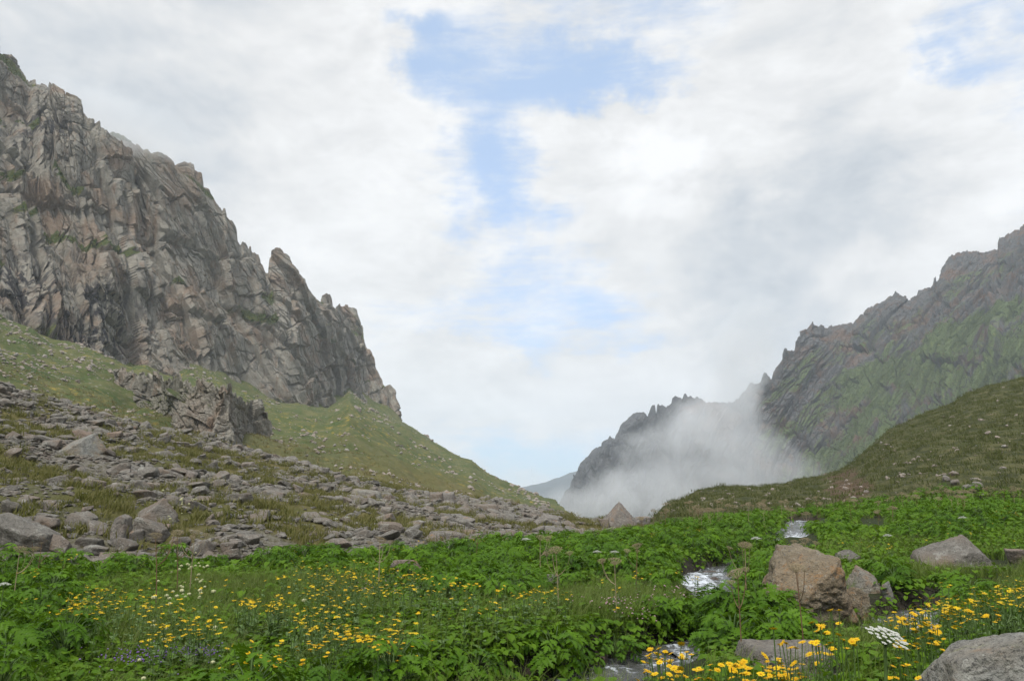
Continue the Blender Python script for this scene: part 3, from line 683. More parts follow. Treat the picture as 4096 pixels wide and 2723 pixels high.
wedge = [((-.42, -.35, .84), .42), ((.75, -.3, .55), .55), ((-.05, -1, .12), .7), ((.1, -.5, .85), .52), ((-1, 0, .2), 1.1), ((0, 1, .3), .7), ((0, 0, -1), .5), ((.9, .2, .2), .95)]
key(R(7, 5, wedge, sharp=46, rough=.08), M_rock, 3868, 2268, 330, 118, 'broad grey wedge shaped boulder lying in the grass on the right meadow', depth=.55, sink=.15)
key(R(8, 5), M_rust, 4095, 2256, 120, 56, 'brown boulder cut by the right edge next to the wedge boulder', depth=.7)
key(R(9, 4), M_mossy, 3625, 2268, 110, 34, 'flat dark stone sunk in the grass left of the wedge boulder', depth=.6)
key(R(10, 4), M_rock, 3560, 2392, 50, 60, 'narrow grey stone poking from bushes right of the olive boulder') if False else None
key(R(60, 6, cuts=10, rough=.10, fine=.03), M_mossy, 4060, 2850, 620, 235, 'large lichen crusted boulder in the bottom right corner', depth=.8, tilt=(0, -.30), sink=.3, Y=4.4)
flat = [((0, -.12, 1), .30), ((-1, -.2, .3), .95), ((1, -.1, .4), .9), ((0, -1, .25), .62), ((0, 1, .3), .7), ((0, 0, -1), .4), ((.6, -.8, .3), .85), ((-.6, -.8, .3), .85)]
key(R(61, 5, flat, sharp=46, rough=.06), M_rock, 3200, 2705, 400, 100, 'flat pale slab beside the stream behind the nearest yellow daisies', depth=.75, sink=.25)
key(R(62, 5), M_rust, 3180, 2800, 110, 70, 'small rough stone between the nearest daisies at the bottom edge') if False else None
key(R(63, 5, cuts=6), M_rust, 1622, 2312, 140, 72, 'smooth tan boulder behind the yellow daisies in mid meadow', depth=.7, tilt=(0, .12))
key(R(64, 5), M_rock, 2218, 2366, 74, 62, 'small pointed grey boulder alone in the leafy mid meadow', depth=.7, tilt=(0, .3))
key(R(65, 4), M_rust, 1870, 2308, 44, 34, 'small pinkish stone sunk among the dark hogweed clumps', depth=.8)
up = [((-.12, -1, .12), .62), ((-.85, -.5, .2), .72), ((.95, -.2, .12), .62), ((-.55, -.1, .82), .86), ((.35, -.1, .95), .98), ((0, 1, .1), .6), ((0, 0, -1), 1), ((.6, -.8, .2), .72)]
key(R(70, 5, up, sharp=46, rough=.08), M_rust, 452, 2168, 106, 106, 'upright grey boulder with rusty orange top edge at the talus foot', depth=.7)
slab = [((-.50, -.42, .76), .50), ((.78, -.42, .50), .55), ((0, 1, .2), .7), ((0, -1, .1), .85), ((0, 0, -1), .6), ((-1, 0, .1), 1.0), ((1, 0, .1), .95)]
key(R(71, 5, slab, sharp=46, rough=.05), M_rock, 588, 2096, 170, 100, 'big roof shaped boulder with a rusty ridge low in the talus', depth=.8)
key(R(72, 5, cuts=5), M_rock, 588, 2166, 130, 84, 'squared grey block in front of the roof shaped boulder', depth=.8, tilt=(0, .2))
key(R(73, 4), M_rust, 535, 2170, 66, 52, 'small brown block between upright boulder and squared grey block', depth=.8)
key(R(74, 5), M_rock, 55, 2206, 250, 128, 'large grey boulder at the left edge above the green plants', depth=.7, tilt=(0, .25))
key(R(75, 5, cuts=5), M_rock, 205, 2204, 130, 62, 'pale slanting slab resting against the large left edge boulder', depth=.7, tilt=(0, .2))
key(R(76, 5), M_rock, 295, 2108, 160, 62, 'long low grey boulder left of the upright rusty boulder', depth=.6)
key(R(77, 5, slab, sharp=46, rough=.07), M_mossy, 300, 1816, 170, 92, 'huge dark slab tilted to the right in the upper talus', depth=.8, tilt=(0, .1))
key(R(78, 4, cuts=5), M_rust, 325, 1765, 90, 44, 'brown tilted slab directly behind the huge dark slab', depth=.7, tilt=(0, .3))
key(R(79, 4), M_rock, 25, 2050, 80, 48, 'dark angular boulder at the left edge in the middle of the talus', depth=.8)
key(R(80, 4), M_rock, 340, 2190, 120, 40, 'flat rounded boulder in front of the upright rusty boulder', depth=.7)
key(R(81, 4), M_rock, 370, 2222, 120, 40, 'low pale slab where talus meets plants below the flat rounded boulder', depth=.6)
key(R(82, 4), M_rock, 160, 2120, 120, 55, 'pinkish low boulder behind the large left edge boulder', depth=.6)
key(R(83, 5, flat, sharp=46), M_rock, 1742, 2010, 66, 42, 'pale block on the moraine crest left of the flat topped block', depth=.8)
key(R(84, 5, flat, sharp=46), M_rust, 1790, 2012, 62, 46, 'flat topped pale block standing highest on the moraine crest', depth=.8)
key(R(85, 4, flat, sharp=46), M_rock, 1948, 2042, 100, 26, 'thin flat slab with shadowed underside lying on the moraine crest', depth=.6)
key(R(86, 5), M_rust, 2195, 2108, 116, 50, 'brown rounded boulder on the crest between thin slab and pyramid', depth=.7, tilt=(0, .15))
key(R(87, 5), M_rock, 2018, 2090, 92, 36, 'dark grey rounded boulder below the thin crest slab', depth=.7)
key(R(88, 4, flat, sharp=46), M_mossy, 1458, 1992, 140, 34, 'long dark slab lying in tan grass on the talus crest', depth=.5, tilt=(0, .1))
key(R(89, 5), M_rock, 1560, 2136, 106, 48, 'dark smooth oval boulder above the hogweed in mid talus', depth=.7)
key(R(90, 4), M_rock, 1650, 2152, 66, 40, 'grey block right of the dark oval boulder', depth=.8, tilt=(0, .3))
key(R(91, 5), M_rust, 1770, 2172, 150, 46, 'broad pale rounded boulder at the plant edge of the talus', depth=.7)
key(R(92, 4, cuts=5), M_rock, 912, 2216, 76, 46, 'lone pale block among hogweed at the meadow edge', depth=.8)
key(R(93, 4), M_mossy, 1362, 1668, 62, 34, 'dark overhanging boulder high on the green slope', depth=.8, Y=330)
key(R(94, 4), M_rock, 1422, 1655, 40, 34, 'pale tilted boulder beside the dark overhanging boulder on the slope', depth=.8, tilt=(0, .4), Y=335)
key(R(95, 4), M_mossy, 1415, 1712, 44, 40, 'brown blocky rock below the dark overhanging boulder', depth=.8, Y=320)
key(R(96, 4), M_wet, 2862, 2345, 34, 36, 'small dark wet stone standing in the stream rapids', depth=.8)
key(R(97, 4, flat, sharp=46), M_wet, 2852, 2318, 80, 30, 'brown wet ledge stone at the right bank of the rapids', depth=.9)
key(R(98, 4), M_wet, 2895, 2362, 60, 18, 'tan flat stone at the lower end of the rapids', depth=.9)
key(R(99, 4), M_wet, 2400, 2665, 74, 40, 'rounded wet stone at the left bank of the near pool', depth=.9)
key(R(100, 4, flat, sharp=46), M_wet, 2560, 2652, 80, 20, 'thin flat wet stone in the near pool', depth=.9)
key(R(101, 4), M_wet, 2830, 2268, 26, 18, 'pale round pebble boulder on the far bank above the rapids', depth=.9)
key(R(102, 4), M_mossy, 3555, 2395, 44, 66, 'upright grey stone among bushes behind the right daisies', depth=.8)
for k, (a, b, w, h) in enumerate([(3790, 1925, 30, 26), (3830, 1940, 44, 24), (3822, 1902, 36, 20), (3880, 1962, 50, 26), (3920, 1955, 40, 30), (3905, 1925, 30, 16), (3850, 1985, 40, 20), (3940, 1990, 30, 18)]):
    stand('boulder', R(110 + k, 3), M_rock if k % 2 else M_rust, a, b, w, h, 'pale boulder in the small cluster at the foot of the brown hill', group='boulders at the foot of the brown hill')

# ------------------------------------------------------------------ talus field
def near_key(x, y, m=.0):
    r = np.zeros(x.shape, bool)
    for kx, ky, a, b in KEY: r |= ((x - kx) / (a + m)) ** 2 + ((y - ky) / (b + m)) ** 2 < 1
    return r
protos = [rock_shape(200 + i, 4, cuts=5 + i % 5, sharp=44, rough=.045) for i in range(14)]
protos2 = [rock_shape(200 + i, 2, cuts=5 + i % 5, sharp=44, rough=.045) for i in range(14)]
protos1 = [rock_shape(200 + i, 1, cuts=5 + i % 5, sharp=44, rough=.045) for i in range(14)]
def rot_zxy(rz, rx, ry):
    cz, sz, cx, sx, cy, sy = np.cos(rz), np.sin(rz), np.cos(rx), np.sin(rx), np.cos(ry), np.sin(ry)
    z, o = 0 * rz, 1 + 0 * rz
    Rz = np.stack([cz, -sz, z, sz, cz, z, z, z, o], -1).reshape(-1, 3, 3); Rx = np.stack([o, z, z, z, cx, -sx, z, sx, cx], -1).reshape(-1, 3, 3); Ry = np.stack([cy, z, sy, z, o, z, -sy, z, cy], -1).reshape(-1, 3, 3)
    return Rx @ Ry @ Rz
def scatter(template, pos, rot, scale, extra=None):
    """many copies of a template as one vertex/face array; scale (n,3) or (n,)"""
    V, F = template[0], template[1]
    sc = scale if np.ndim(scale) == 2 else np.repeat(np.asarray(scale)[:, None], 3, 1)
    W_ = np.einsum('nij,nvj->nvi', rot, V[None] * sc[:, None, :]) + pos[:, None, :]
    Fo = [(f[None] + (np.arange(len(pos)) * len(V))[:, None, None]).reshape(-1, f.shape[1]) for f in (F if isinstance(F, list) else [F])]
    return W_.reshape(-1, 3), Fo
class Pile:
    def __init__(s): s.V = []; s.F = {}; s.A = {}; s.n = 0
    def add(s, V, Fs, **attrs):
        for f in (Fs if isinstance(Fs, list) else [Fs]): s.F.setdefault(f.shape[1], []).append(f + s.n)
        s.V.append(V); s.n += len(V)
        for k, a in attrs.items(): s.A.setdefault(k, []).append(np.broadcast_to(a, (len(V),)))
    def build(s, name, mat, **kw):
        return mk(name, np.concatenate(s.V), [np.concatenate(f) for f in s.F.values()], mat, {k: np.concatenate(a) for k, a in s.A.items()}, **kw)
N = 80000
Yt = np.sqrt(rng.uniform(14 ** 2, 63 ** 2, N)); ut = rng.uniform(-.84, .17, N)
xt = ut * Yt; pxt = CX + ut * FPX * 1.008; tY = TOE(pxt)[0]; cY = CREST(pxt)[0]
n = fbm2(xt / 5, Yt / 5, 4, 71)
dens = sstep(tY * .93, tY * .99, Yt) * sstep(cY * 1.12, cY * 1.03, Yt) * np.clip(sstep(.66, .46, n) + .22, 0, 1) * sstep(2580, 2500, pxt)
dens *= .5 + .5 * sstep(.38, .5, fbm2(xt / 2, Yt / 2, 3, 73))
size = np.clip(.10 * (1 - rng.uniform(0, 1, N)) ** (-1 / 2.35), .10, .72) * (1 + .25 * sstep(30, 50, Yt))
keep = (rng.uniform(0, 1, N) < dens) & ~near_key(xt, Yt, size * .25)
xt, Yt, size, pxt = xt[keep], Yt[keep], size[keep], pxt[keep]
order = np.argsort(-size / Yt); xt, Yt, size, pxt = xt[order], Yt[order], size[order], pxt[order]
# keep the large ones from overlapping each other
ok = np.ones(len(xt), bool)
for i in range(700):
    if ok[i]:
        d = np.hypot(xt[i + 1:] - xt[i], (Yt[i + 1:] - Yt[i])); ok[i + 1:] &= ~((d < (size[i] * .36 + size[i + 1:] * .2)))
xt, Yt, size, pxt = xt[ok], Yt[ok], size[ok], pxt[ok]
zt = H(xt, Yt)
rz = rng.uniform(0, 6.28, len(xt)); rx = rng.normal(0, .22, len(xt)); ry = rng.normal(.06, .24, len(xt))
Rm = rot_zxy(rz, rx, ry)
asp = np.stack([rng.uniform(.85, 1.25, len(xt)), rng.uniform(.6, .95, len(xt)), rng.uniform(.26, .6, len(xt))], 1)
NT_ = 236
proto_mesh = []
for V, F in protos:
    me = bpy.data.meshes.new('boulder'); fill_mesh(me, V, F, M_rock, {'tint': np.full(len(V), .2)}, True); proto_mesh.append(me)
proto_rust = []
for me in proto_mesh[:5]:
    m2 = me.copy(); m2.materials.clear(); m2.materials.append(M_rust); proto_rust.append(m2)
vis = 0
for i in range(len(xt)):
    if vis >= NT_: break
    p, q = project(xt[i], Yt[i], zt[i])
    if p < 0 or p > 4096: continue
    me = proto_mesh[i % 14] if rng.uniform() < .86 else proto_rust[i % 5]
    o = bpy.data.objects.new('boulder', me); COL.objects.link(o)
    s = asp[i] * size[i] * .5
    o.location = (xt[i], Yt[i], zt[i] + s[2] * .45); o.rotation_euler = (rx[i], ry[i], rz[i]); o.scale = s
    t_ = (Yt[i] - TOE(p)[0]) / (CREST(p)[0] - TOE(p)[0])
    where = 'the lower talus' if t_ < .35 else ('the middle talus' if t_ < .72 else 'the upper talus')
    side = 'below the dark streaked cliff' if p < 900 else ('below the green slope' if p < 1700 else 'near the pyramid boulder')
    tag(o, f'angular grey boulder in {where} {side}', 'boulder', f'grey boulders in {where} {side}')
    size[i] = -1; vis += 1
rub = Pile(); rest = np.where(size > 0)[0]
for lod, sel in ((protos2, rest[size[rest] / Yt[rest] > .0075]), (protos1, rest[size[rest] / Yt[rest] <= .0075])):
    for k in range(14):
        i = sel[sel % 14 == k]
        if not len(i): continue
        V, F = scatter(lod[k], np.stack([xt[i], Yt[i], zt[i] + asp[i, 2] * size[i] * .22], 1), Rm[i], asp[i] * size[i][:, None] * .5)
        rub.add(V, F, tint=np.repeat(rng.uniform(0, 1, len(i)), len(lod[k][0])))
# a floor of small chips between the stones
o = rub.build('rubble', M_rock); tag(o, 'grey rubble of small stones filling the talus field', kind='stuff')

# loose rocks on the far slope and on the brown hill
def loose(N, y0, y1, u0, u1, smin, smax, test, mat, name, label, seed, pw=1.8):
    r_ = np.random.default_rng(seed)
    Y = np.exp(r_.uniform(math.log(y0), math.log(y1), N)); u = r_.uniform(u0, u1, N); x = u * Y
    px = CX + u * FPX * 1.008; k = test(px, Y, x) > r_.uniform(0, 1, N); x, Y, px = x[k], Y[k], px[k]
    s = np.clip(smin * (1 - r_.uniform(0, 1, len(x))) ** (-1 / pw), smin, np.minimum(smax, .0055 * Y + .15)); z = H(x, Y)
    Rr = rot_zxy(r_.uniform(0, 6.28, len(x)), r_.normal(0, .3, len(x)), r_.normal(0, .3, len(x)))
    sc = np.stack([s, s * r_.uniform(.6, 1, len(x)), s * r_.uniform(.35, .75, len(x))], 1) * .5
    pl = Pile()
    for k in range(14):
        i = np.arange(k, len(x), 14)
        V, F = scatter(protos1[k], np.stack([x[i], Y[i], z[i] + sc[i, 2] * .4], 1), Rr[i], sc[i])
        pl.add(V, F, tint=np.repeat(r_.uniform(0, 1, len(i)), len(protos1[k][0])))
    o = pl.build(name, mat); tag(o, label, kind='stuff'); return o
loose(36000, 62, 620, -.75, .1, .36, 5.0, lambda px, Y, x: (Y > CREST(px)[0] * 1.06) * sstep(.49, .66, fbm2(x / 25, Y / 40, 4, 81)) * sstep(2400, 2250, px) * (.25 + .75 * sstep(BASE(px)[0] * .45, BASE(px)[0] * .95, Y)), M_scree, 'scree', 'scattered grey rocks on the green slope below the cliffs', 5, 1.7)
loose(5000, 120, 640, -.32, .1, .9, 6.0, lambda px, Y, x: np.exp(-((px - np.interp(Y, [230, 300, 450, 600], [2250, 2130, 1930, 1690])) / 45) ** 2) * .9 + .5 * np.exp(-((px - np.interp(Y, [200, 330, 450, 560], [1900, 1600, 1480, 1400])) / 40) ** 2), M_scree, 'scree', 'grey rocks along the edge of the green slope', 6, 1.6)
loose(800, 46, 128, .14, .68, .14, .7, lambda px, Y, x: (Y > TOE(px)[0] * 1.02) * (Y < CREST(px)[0]) * (.35 + .65 * sstep(.5, .62, fbm2(x / 12, Y / 12, 3, 83))), M_scree, 'scree', 'small pale rocks strewn over the brown hill', 7, 2.0)

# ------------------------------------------------------------------ stream
def water_material():
    m, t, out = new_mat('stream_water')
    P = t.node('ShaderNodeNewGeometry').outputs['Position']
    n1 = t.noise(t.vscale(P, (1, .55, 1)), 5.0, 6, .65, .8); n2 = t.noise(P, 16, 5, .7); n3 = t.noise(P, 45, 3, .6)
    f = t.m('ADD', t.m('ADD', n1, t.m('MULTIPLY', t.m('SUBTRACT', n2, .5), .6)), t.m('MULTIPLY', t.m('SUBTRACT', t.attr('foam'), .5), .55))
    f = t.ramp(f, .45, .74)
    c = t.mix(f, t.mix(n2, (.045, .046, .045), (.095, .092, .085)), (.64, .68, .72))
    r = t.m('ADD', t.m('MULTIPLY', f, .45), .08)
    h = t.m('ADD', t.m('ADD', n1, t.m('MULTIPLY', n2, .5)), t.m('MULTIPLY', n3, .12))
    principled(t, out, c, r, t.bump(h, .7, .09), .5)
    return m
M_water = water_material()
def ribbon(Qs):
    pl = Pile(); nc = 15
    for Q, seed in Qs:
        t_ = np.gradient(Q[:, :2], axis=0); t_ /= np.linalg.norm(t_, axis=1, keepdims=True); nrm = np.stack([t_[:, 1], -t_[:, 0]], 1)
        s = np.linspace(-1, 1, nc); w = Q[:, 2] * .5 + .22
        X = Q[:, 0:1] + nrm[:, 0:1] * w[:, None] * s; Y = Q[:, 1:2] + nrm[:, 1:2] * w[:, None] * s
        lev = H_base(Q[:, 0], Q[:, 1], False) + WATER_Z
        Z = lev[:, None] + (fbm2(X / .5, Y / .5, 3, seed) - .5) * .09 + (fbm2(X / .16, Y / .16, 2, seed + 1) - .5) * .04 + .004 * seed
        a, b = project(X, Y, Z)
        foam = .34 + .40 * np.exp(-((a - 2790) / 90) ** 2 - ((b - 2325) / 45) ** 2) + .5 * np.exp(-((a - 3190) / 60) ** 2 - ((b - 2158) / 25) ** 2) + .25 * np.exp(-((b - 2080) / 12) ** 2) + .25 * np.exp(-((a - 3680) / 60) ** 2 - ((b - 2470) / 40) ** 2) + .28 * np.exp(-((a - 2710) / 80) ** 2 - ((b - 2630) / 50) ** 2)
        pl.add(np.stack([X, Y, Z], -1).reshape(-1, 3), grid_faces(len(Q), nc), foam=foam.ravel())
    return pl
o = ribbon([(S1, 0), (S2, 1)]).build('stream', M_water, smooth=True); tag(o, 'clear mountain stream with white rapids winding through the meadow', kind='structure')
# ------------------------------------------------------------------ plant materials
def leaf_material(name, dark, light, rough=.42, trans=.25, spec=.5, tip=None):
    m, t, out = new_mat(name)
    oi = t.node('ShaderNodeObjectInfo').outputs['Random']; P = t.node('ShaderNodeNewGeometry').outputs['Position']
    n = t.m('ADD', t.m('MULTIPLY', t.noise(P, 1.7, 3, .6), .5), t.m('MULTIPLY', t.noise(P, .22, 5, .65), .5))
    v = t.m('ADD', t.m('ADD', t.m('MULTIPLY', oi, .3), t.m('MULTIPLY', t.attr('tint'), .6)), t.m('MULTIPLY', t.m('SUBTRACT', n, .5), 1.5))
    c = t.mix(t.m('MINIMUM', t.m('MAXIMUM', v, 0), 1), dark, light)
    if tip: c = t.mix(t.attr('tip'), c, tip)
    b = t.node('ShaderNodeBsdfPrincipled', {'Base Color': c, 'Roughness': rough, 'Specular IOR Level': spec})
    tr = t.node('ShaderNodeBsdfTranslucent', {'Color': t.mix(.5, c, (.10, .16, .01))})
    mx = t.node('ShaderNodeMixShader', {0: trans}); t.l.new(b.outputs[0], mx.inputs[1]); t.l.new(tr.outputs[0], mx.inputs[2])
    t.l.new(mx.outputs[0], out.inputs[0]); return m
M_hog = leaf_material('hogweed_leaf', (.030, .085, .004), (.130, .255, .010), .5, .38, .16)
M_heart = leaf_material('heart_leaf', (.062, .138, .006), (.17, .29, .014), .52, .4, .15)
M_blade = leaf_material('grass_blade', (.070, .128, .011), (.155, .215, .032), .6, .3, .2, tip=(.16, .16, .07))
M_tuss = leaf_material('tussock_blade', (.085, .092, .020), (.18, .158, .048), .65, .3, .2, tip=(.22, .185, .085))
M_straw = leaf_material('straw_blade', (.12, .105, .036), (.21, .17, .075), .7, .25, .15, tip=(.28, .23, .12))
M_heath = leaf_material('hill_turf_blade', (.050, .064, .016), (.125, .13, .042), .7, .25, .15, tip=(.17, .145, .07))
M_green_stem = leaf_material('green_stem', (.06, .11, .025), (.11, .17, .045), .5, .15, .3)
M_dry = leaf_material('dry_stalk', (.26, .20, .12), (.40, .33, .21), .8, .1, .15)
M_drybrown = leaf_material('dry_brown_stalk', (.13, .075, .045), (.22, .14, .08), .8, .1, .15)
M_yellow = leaf_material('yellow_petal', (.64, .37, .004), (.86, .60, .016), .55, .3, .2)
M_orange = leaf_material('orange_disc', (.55, .27, .01), (.62, .33, .015), .7, .1, .1)
M_white = leaf_material('white_floret', (.50, .50, .43), (.70, .70, .63), .7, .25, .2)
M_cream = leaf_material('cream_floret', (.42, .42, .22), (.60, .58, .34), .7, .25, .2)
M_violet = leaf_material('violet_floret', (.16, .09, .30), (.28, .18, .42), .7, .25, .2)
M_pink = leaf_material('pink_floret', (.50, .28, .34), (.62, .42, .46), .7, .25, .2)

# ------------------------------------------------------------------ plant shapes (unit templates in metres)
def rotz(V, a):
    c, s = math.cos(a), math.sin(a); return np.stack([V[:, 0] * c - V[:, 1] * s, V[:, 0] * s + V[:, 1] * c, V[:, 2]], 1)
def strip_leaflet(L, W_, n, teeth=.45, fold=.22, droop=.25):
    """blade along +x: midrib plus two toothed margins; returns V, quads"""
    s = np.linspace(0, 1, n + 1); w = W_ * np.sin(np.pi * np.clip(s, .02, 1) ** .75) ** .8
    mod = np.where(np.arange(n + 1) % 2 == 1, 1.0, 1 - teeth); mod[0] = .3; mod[-1] = .0
    w = w * mod + .002
    x = s * L; adv = np.where(np.arange(n + 1) % 2 == 1, .35, -.1) * L / n
    z = -droop * L * s ** 2
    mid = np.stack([x, 0 * x, z], 1); lf = np.stack([x + adv, w, z + fold * w], 1); rt = np.stack([x + adv, -w, z + fold * w], 1)
    V = np.concatenate([mid, lf, rt]); i = np.arange(n)
    F = np.concatenate([np.stack([i, i + 1, n + 2 + i, n + 1 + i], 1), np.stack([i, 2 * n + 2 + i, 2 * n + 3 + i, i + 1], 1)])
    return V, F
def tube(P, r, k=5):
    P = np.asarray(P, float); r = np.broadcast_to(r, (len(P),)); T = np.gradient(P, axis=0); T /= np.linalg.norm(T, axis=1, keepdims=True) + 1e-9
    ref = np.where(np.abs(T[:, 2:3]) > .9, np.array([[1., 0, 0]]), np.array([[0, 0, 1.]])); A = np.cross(T, ref); A /= np.linalg.norm(A, axis=1, keepdims=True) + 1e-9; B = np.cross(T, A)
    a = np.arange(k) / k * 2 * math.pi
    V = P[:, None] + r[:, None, None] * (np.cos(a)[None, :, None] * A[:, None] + np.sin(a)[None, :, None] * B[:, None])
    i = (np.arange(len(P) - 1) * k)[:, None] + np.arange(k)[None]; j = (np.arange(len(P) - 1) * k)[:, None] + (np.arange(k)[None] + 1) % k
    return V.reshape(-1, 3), np.stack([i, j, j + k, i + k], -1).reshape(-1, 4)
def hog_leaf(r_, L, lod):
    """pinnate lobed blade along +x from the origin"""
    pl = Pile(); n = (9, 7, 5)[lod]; pairs = 3 if lod < 2 else 2
    for k in range(pairs):
        p = .14 + .25 * k; l = L * (.56 - .09 * k) * r_.uniform(.85, 1.1)
        for sgn in (1, -1):
            V, F = strip_leaflet(l, l * .27, n, .68, .28, r_.uniform(.15, .4)); V = rotz(V, sgn * r_.uniform(.75, 1.0)); V[:, 0] += p * L; V[:, 2] += -.1 * p * p * L + r_.normal(0, .012)
            pl.add(V, F)
    l = L * .50; V, F = strip_leaflet(l, l * .36, n + 2, .66, .25, .35); V[:, 0] += .66 * L; V[:, 2] -= .05 * L
    pl.add(V, F)
    return np.concatenate(pl.V), np.concatenate(pl.F[4])
def arc(out, up, n=5, lean=1.6):
    s = np.linspace(0, 1, n); return np.stack([out * s ** lean, 0 * s, up * np.sin(s * math.pi / 2 * .95)], 1)
def hogweed(seed, lod=0, nl=17, R_=.36, H_=.44, leaf=.21):
    """returns foliage (V,F,tint) and stalks (V,F)"""
    r_ = np.random.default_rng(seed); fo = Pile(); st = Pile()
    for i in range(nl):
        f = (i + .5) / nl; a = i * 2.4 + r_.normal(0, .3); out = R_ * (.12 + .85 * math.sqrt(f)) * r_.uniform(.8, 1.15); up = H_ * (1.02 - .55 * f ** 1.6) * r_.uniform(.85, 1.1)
        P = arc(out * .72, up); L = leaf * r_.uniform(.65, 1.2)
        V, F = hog_leaf(r_, L, lod); pitch = -.15 - .55 * f + r_.normal(0, .22); c, s = math.cos(pitch), math.sin(pitch)
        V = np.stack([V[:, 0] * c - V[:, 2] * s, V[:, 1], V[:, 0] * s + V[:, 2] * c], 1)
        roll = r_.normal(0, .3); c, s = math.cos(roll), math.sin(roll); V = np.stack([V[:, 0], V[:, 1] * c - V[:, 2] * s, V[:, 1] * s + V[:, 2] * c], 1)
        V = rotz(V + P[-1], a); fo.add(V, F, tint=r_.uniform(0, 1) * .6 + .4 * (1 - f))
        if lod < 2:
            Vt, Ft = tube(P, np.linspace(.008, .004, len(P)), 3); st.add(rotz(Vt, a), Ft)
    g = lambda p: (np.concatenate(p.V), np.concatenate(p.F[4]))
    return (*g(fo), np.concatenate(fo.A['tint'])), (g(st) if st.n else None)
def heart_leaf(L, n=6, fold=.25):
    s = np.linspace(0, 1, n + 1); w = L * .52 * np.sqrt(np.clip(1 - (2 * s - .72) ** 2 / 1.7, 0, 1)) * (1 - s ** 5); w[0] = L * .30; x = (s - .12 * (s < .05)) * L; z = -.22 * L * s ** 2
    mid = np.stack([s * L, 0 * x, z], 1); lf = np.stack([x - .06 * L * (s < .2), w, z + fold * w], 1); rt = lf * np.array([1, -1, 1])
    V = np.concatenate([mid, lf, rt]); i = np.arange(n)
    return V, np.concatenate([np.stack([i, i + 1, n + 2 + i, n + 1 + i], 1), np.stack([i, 2 * n + 2 + i, 2 * n + 3 + i, i + 1], 1)])
def heart_clump(seed, nl=16, R_=.26, H_=.24, L=.105, n=5):
    r_ = np.random.default_rng(seed); fo = Pile()
    for i in range(nl):
        f = (i + .5) / nl; a = i * 2.4 + r_.normal(0, .4); V, F = heart_leaf(L * r_.uniform(.6, 1.25), n)
        pitch = -.1 - .5 * f + r_.normal(0, .3); c, s = math.cos(pitch), math.sin(pitch); V = np.stack([V[:, 0] * c - V[:, 2] * s, V[:, 1], V[:, 0] * s + V[:, 2] * c], 1)
        V = V + np.array([R_ * math.sqrt(f) * r_.uniform(.6, 1.1), 0, H_ * (1 - .6 * f * f) * r_.uniform(.7, 1.1)]); fo.add(rotz(V, a), F, tint=r_.uniform(0, 1))
    return np.concatenate(fo.V), np.concatenate(fo.F[4]), np.concatenate(fo.A['tint'])
def grass_tuft(seed, nb=26, R_=.06, L=.28, w=.004, segs=3, spread=.55):
    r_ = np.random.default_rng(seed); V = []; F = []; T = []; tip = []; n = 0
    for i in range(nb):
        a = r_.uniform(0, 6.28); l = L * r_.uniform(.55, 1.15); lean = spread * r_.uniform(.1, 1.2); b = np.array([r_.normal(0, R_), r_.normal(0, R_), 0])
        s = np.linspace(0, 1, segs + 1); P = b + np.stack([np.cos(a) * lean * l * s ** 1.8, np.sin(a) * lean * l * s ** 1.8, l * s * (1 - .35 * lean * s)], 1)
        side = np.array([-math.sin(a + .6), math.cos(a + .6), 0]) * w; ww = (1 - s ** 1.5)[:, None] + .08
        V += [P + side * ww, P - side * ww]; k = np.arange(segs)
        F.append(np.stack([n + k, n + k + 1, n + segs + 2 + k, n + segs + 1 + k], 1)); n += 2 * (segs + 1)
        T.append(np.full(2 * (segs + 1), r_.uniform(0, 1))); tip.append(np.concatenate([s, s]))
    return np.concatenate(V), np.concatenate(F), np.concatenate(T), np.concatenate(tip)
def flower_head(seed, np_=17, rad=.022, segs=2):
    r_ = np.random.default_rng(seed); V = []; F = []; n = 0
    for i in range(np_):
        a = i / np_ * 6.2832 + r_.normal(0, .06); l = rad * r_.uniform(.85, 1.1); w = rad * .17; up = r_.uniform(.0, .45)
        P = np.array([[rad * .22, -w * .5, 0], [rad * .22, w * .5, 0], [l * .65, w, up * l * .45], [l * .65, -w, up * l * .45], [l, w * .5, up * l * .5], [l, -w * .5, up * l * .5]])
        V.append(rotz(P, a)); F.append(np.array([[0, 1, 2, 3], [3, 2, 4, 5]]) + n); n += 6
    return np.concatenate(V), np.concatenate(F)
def disc(rad=.008, h=.005):
    a = np.arange(8) / 8 * 6.2832; V = np.concatenate([np.stack([np.cos(a) * rad, np.sin(a) * rad, 0 * a], 1), np.stack([np.cos(a) * rad * .6, np.sin(a) * rad * .6, 0 * a + h], 1), [[0, 0, h * 1.2]], [[0, 0, -h * .9]]])
    i = np.arange(8); j = (i + 1) % 8
    return V, [np.stack([i, j, j + 8, i + 8], 1), np.concatenate([np.stack([i + 8, j + 8, 0 * i + 16], 1), np.stack([j, i, 0 * i + 17], 1)])]
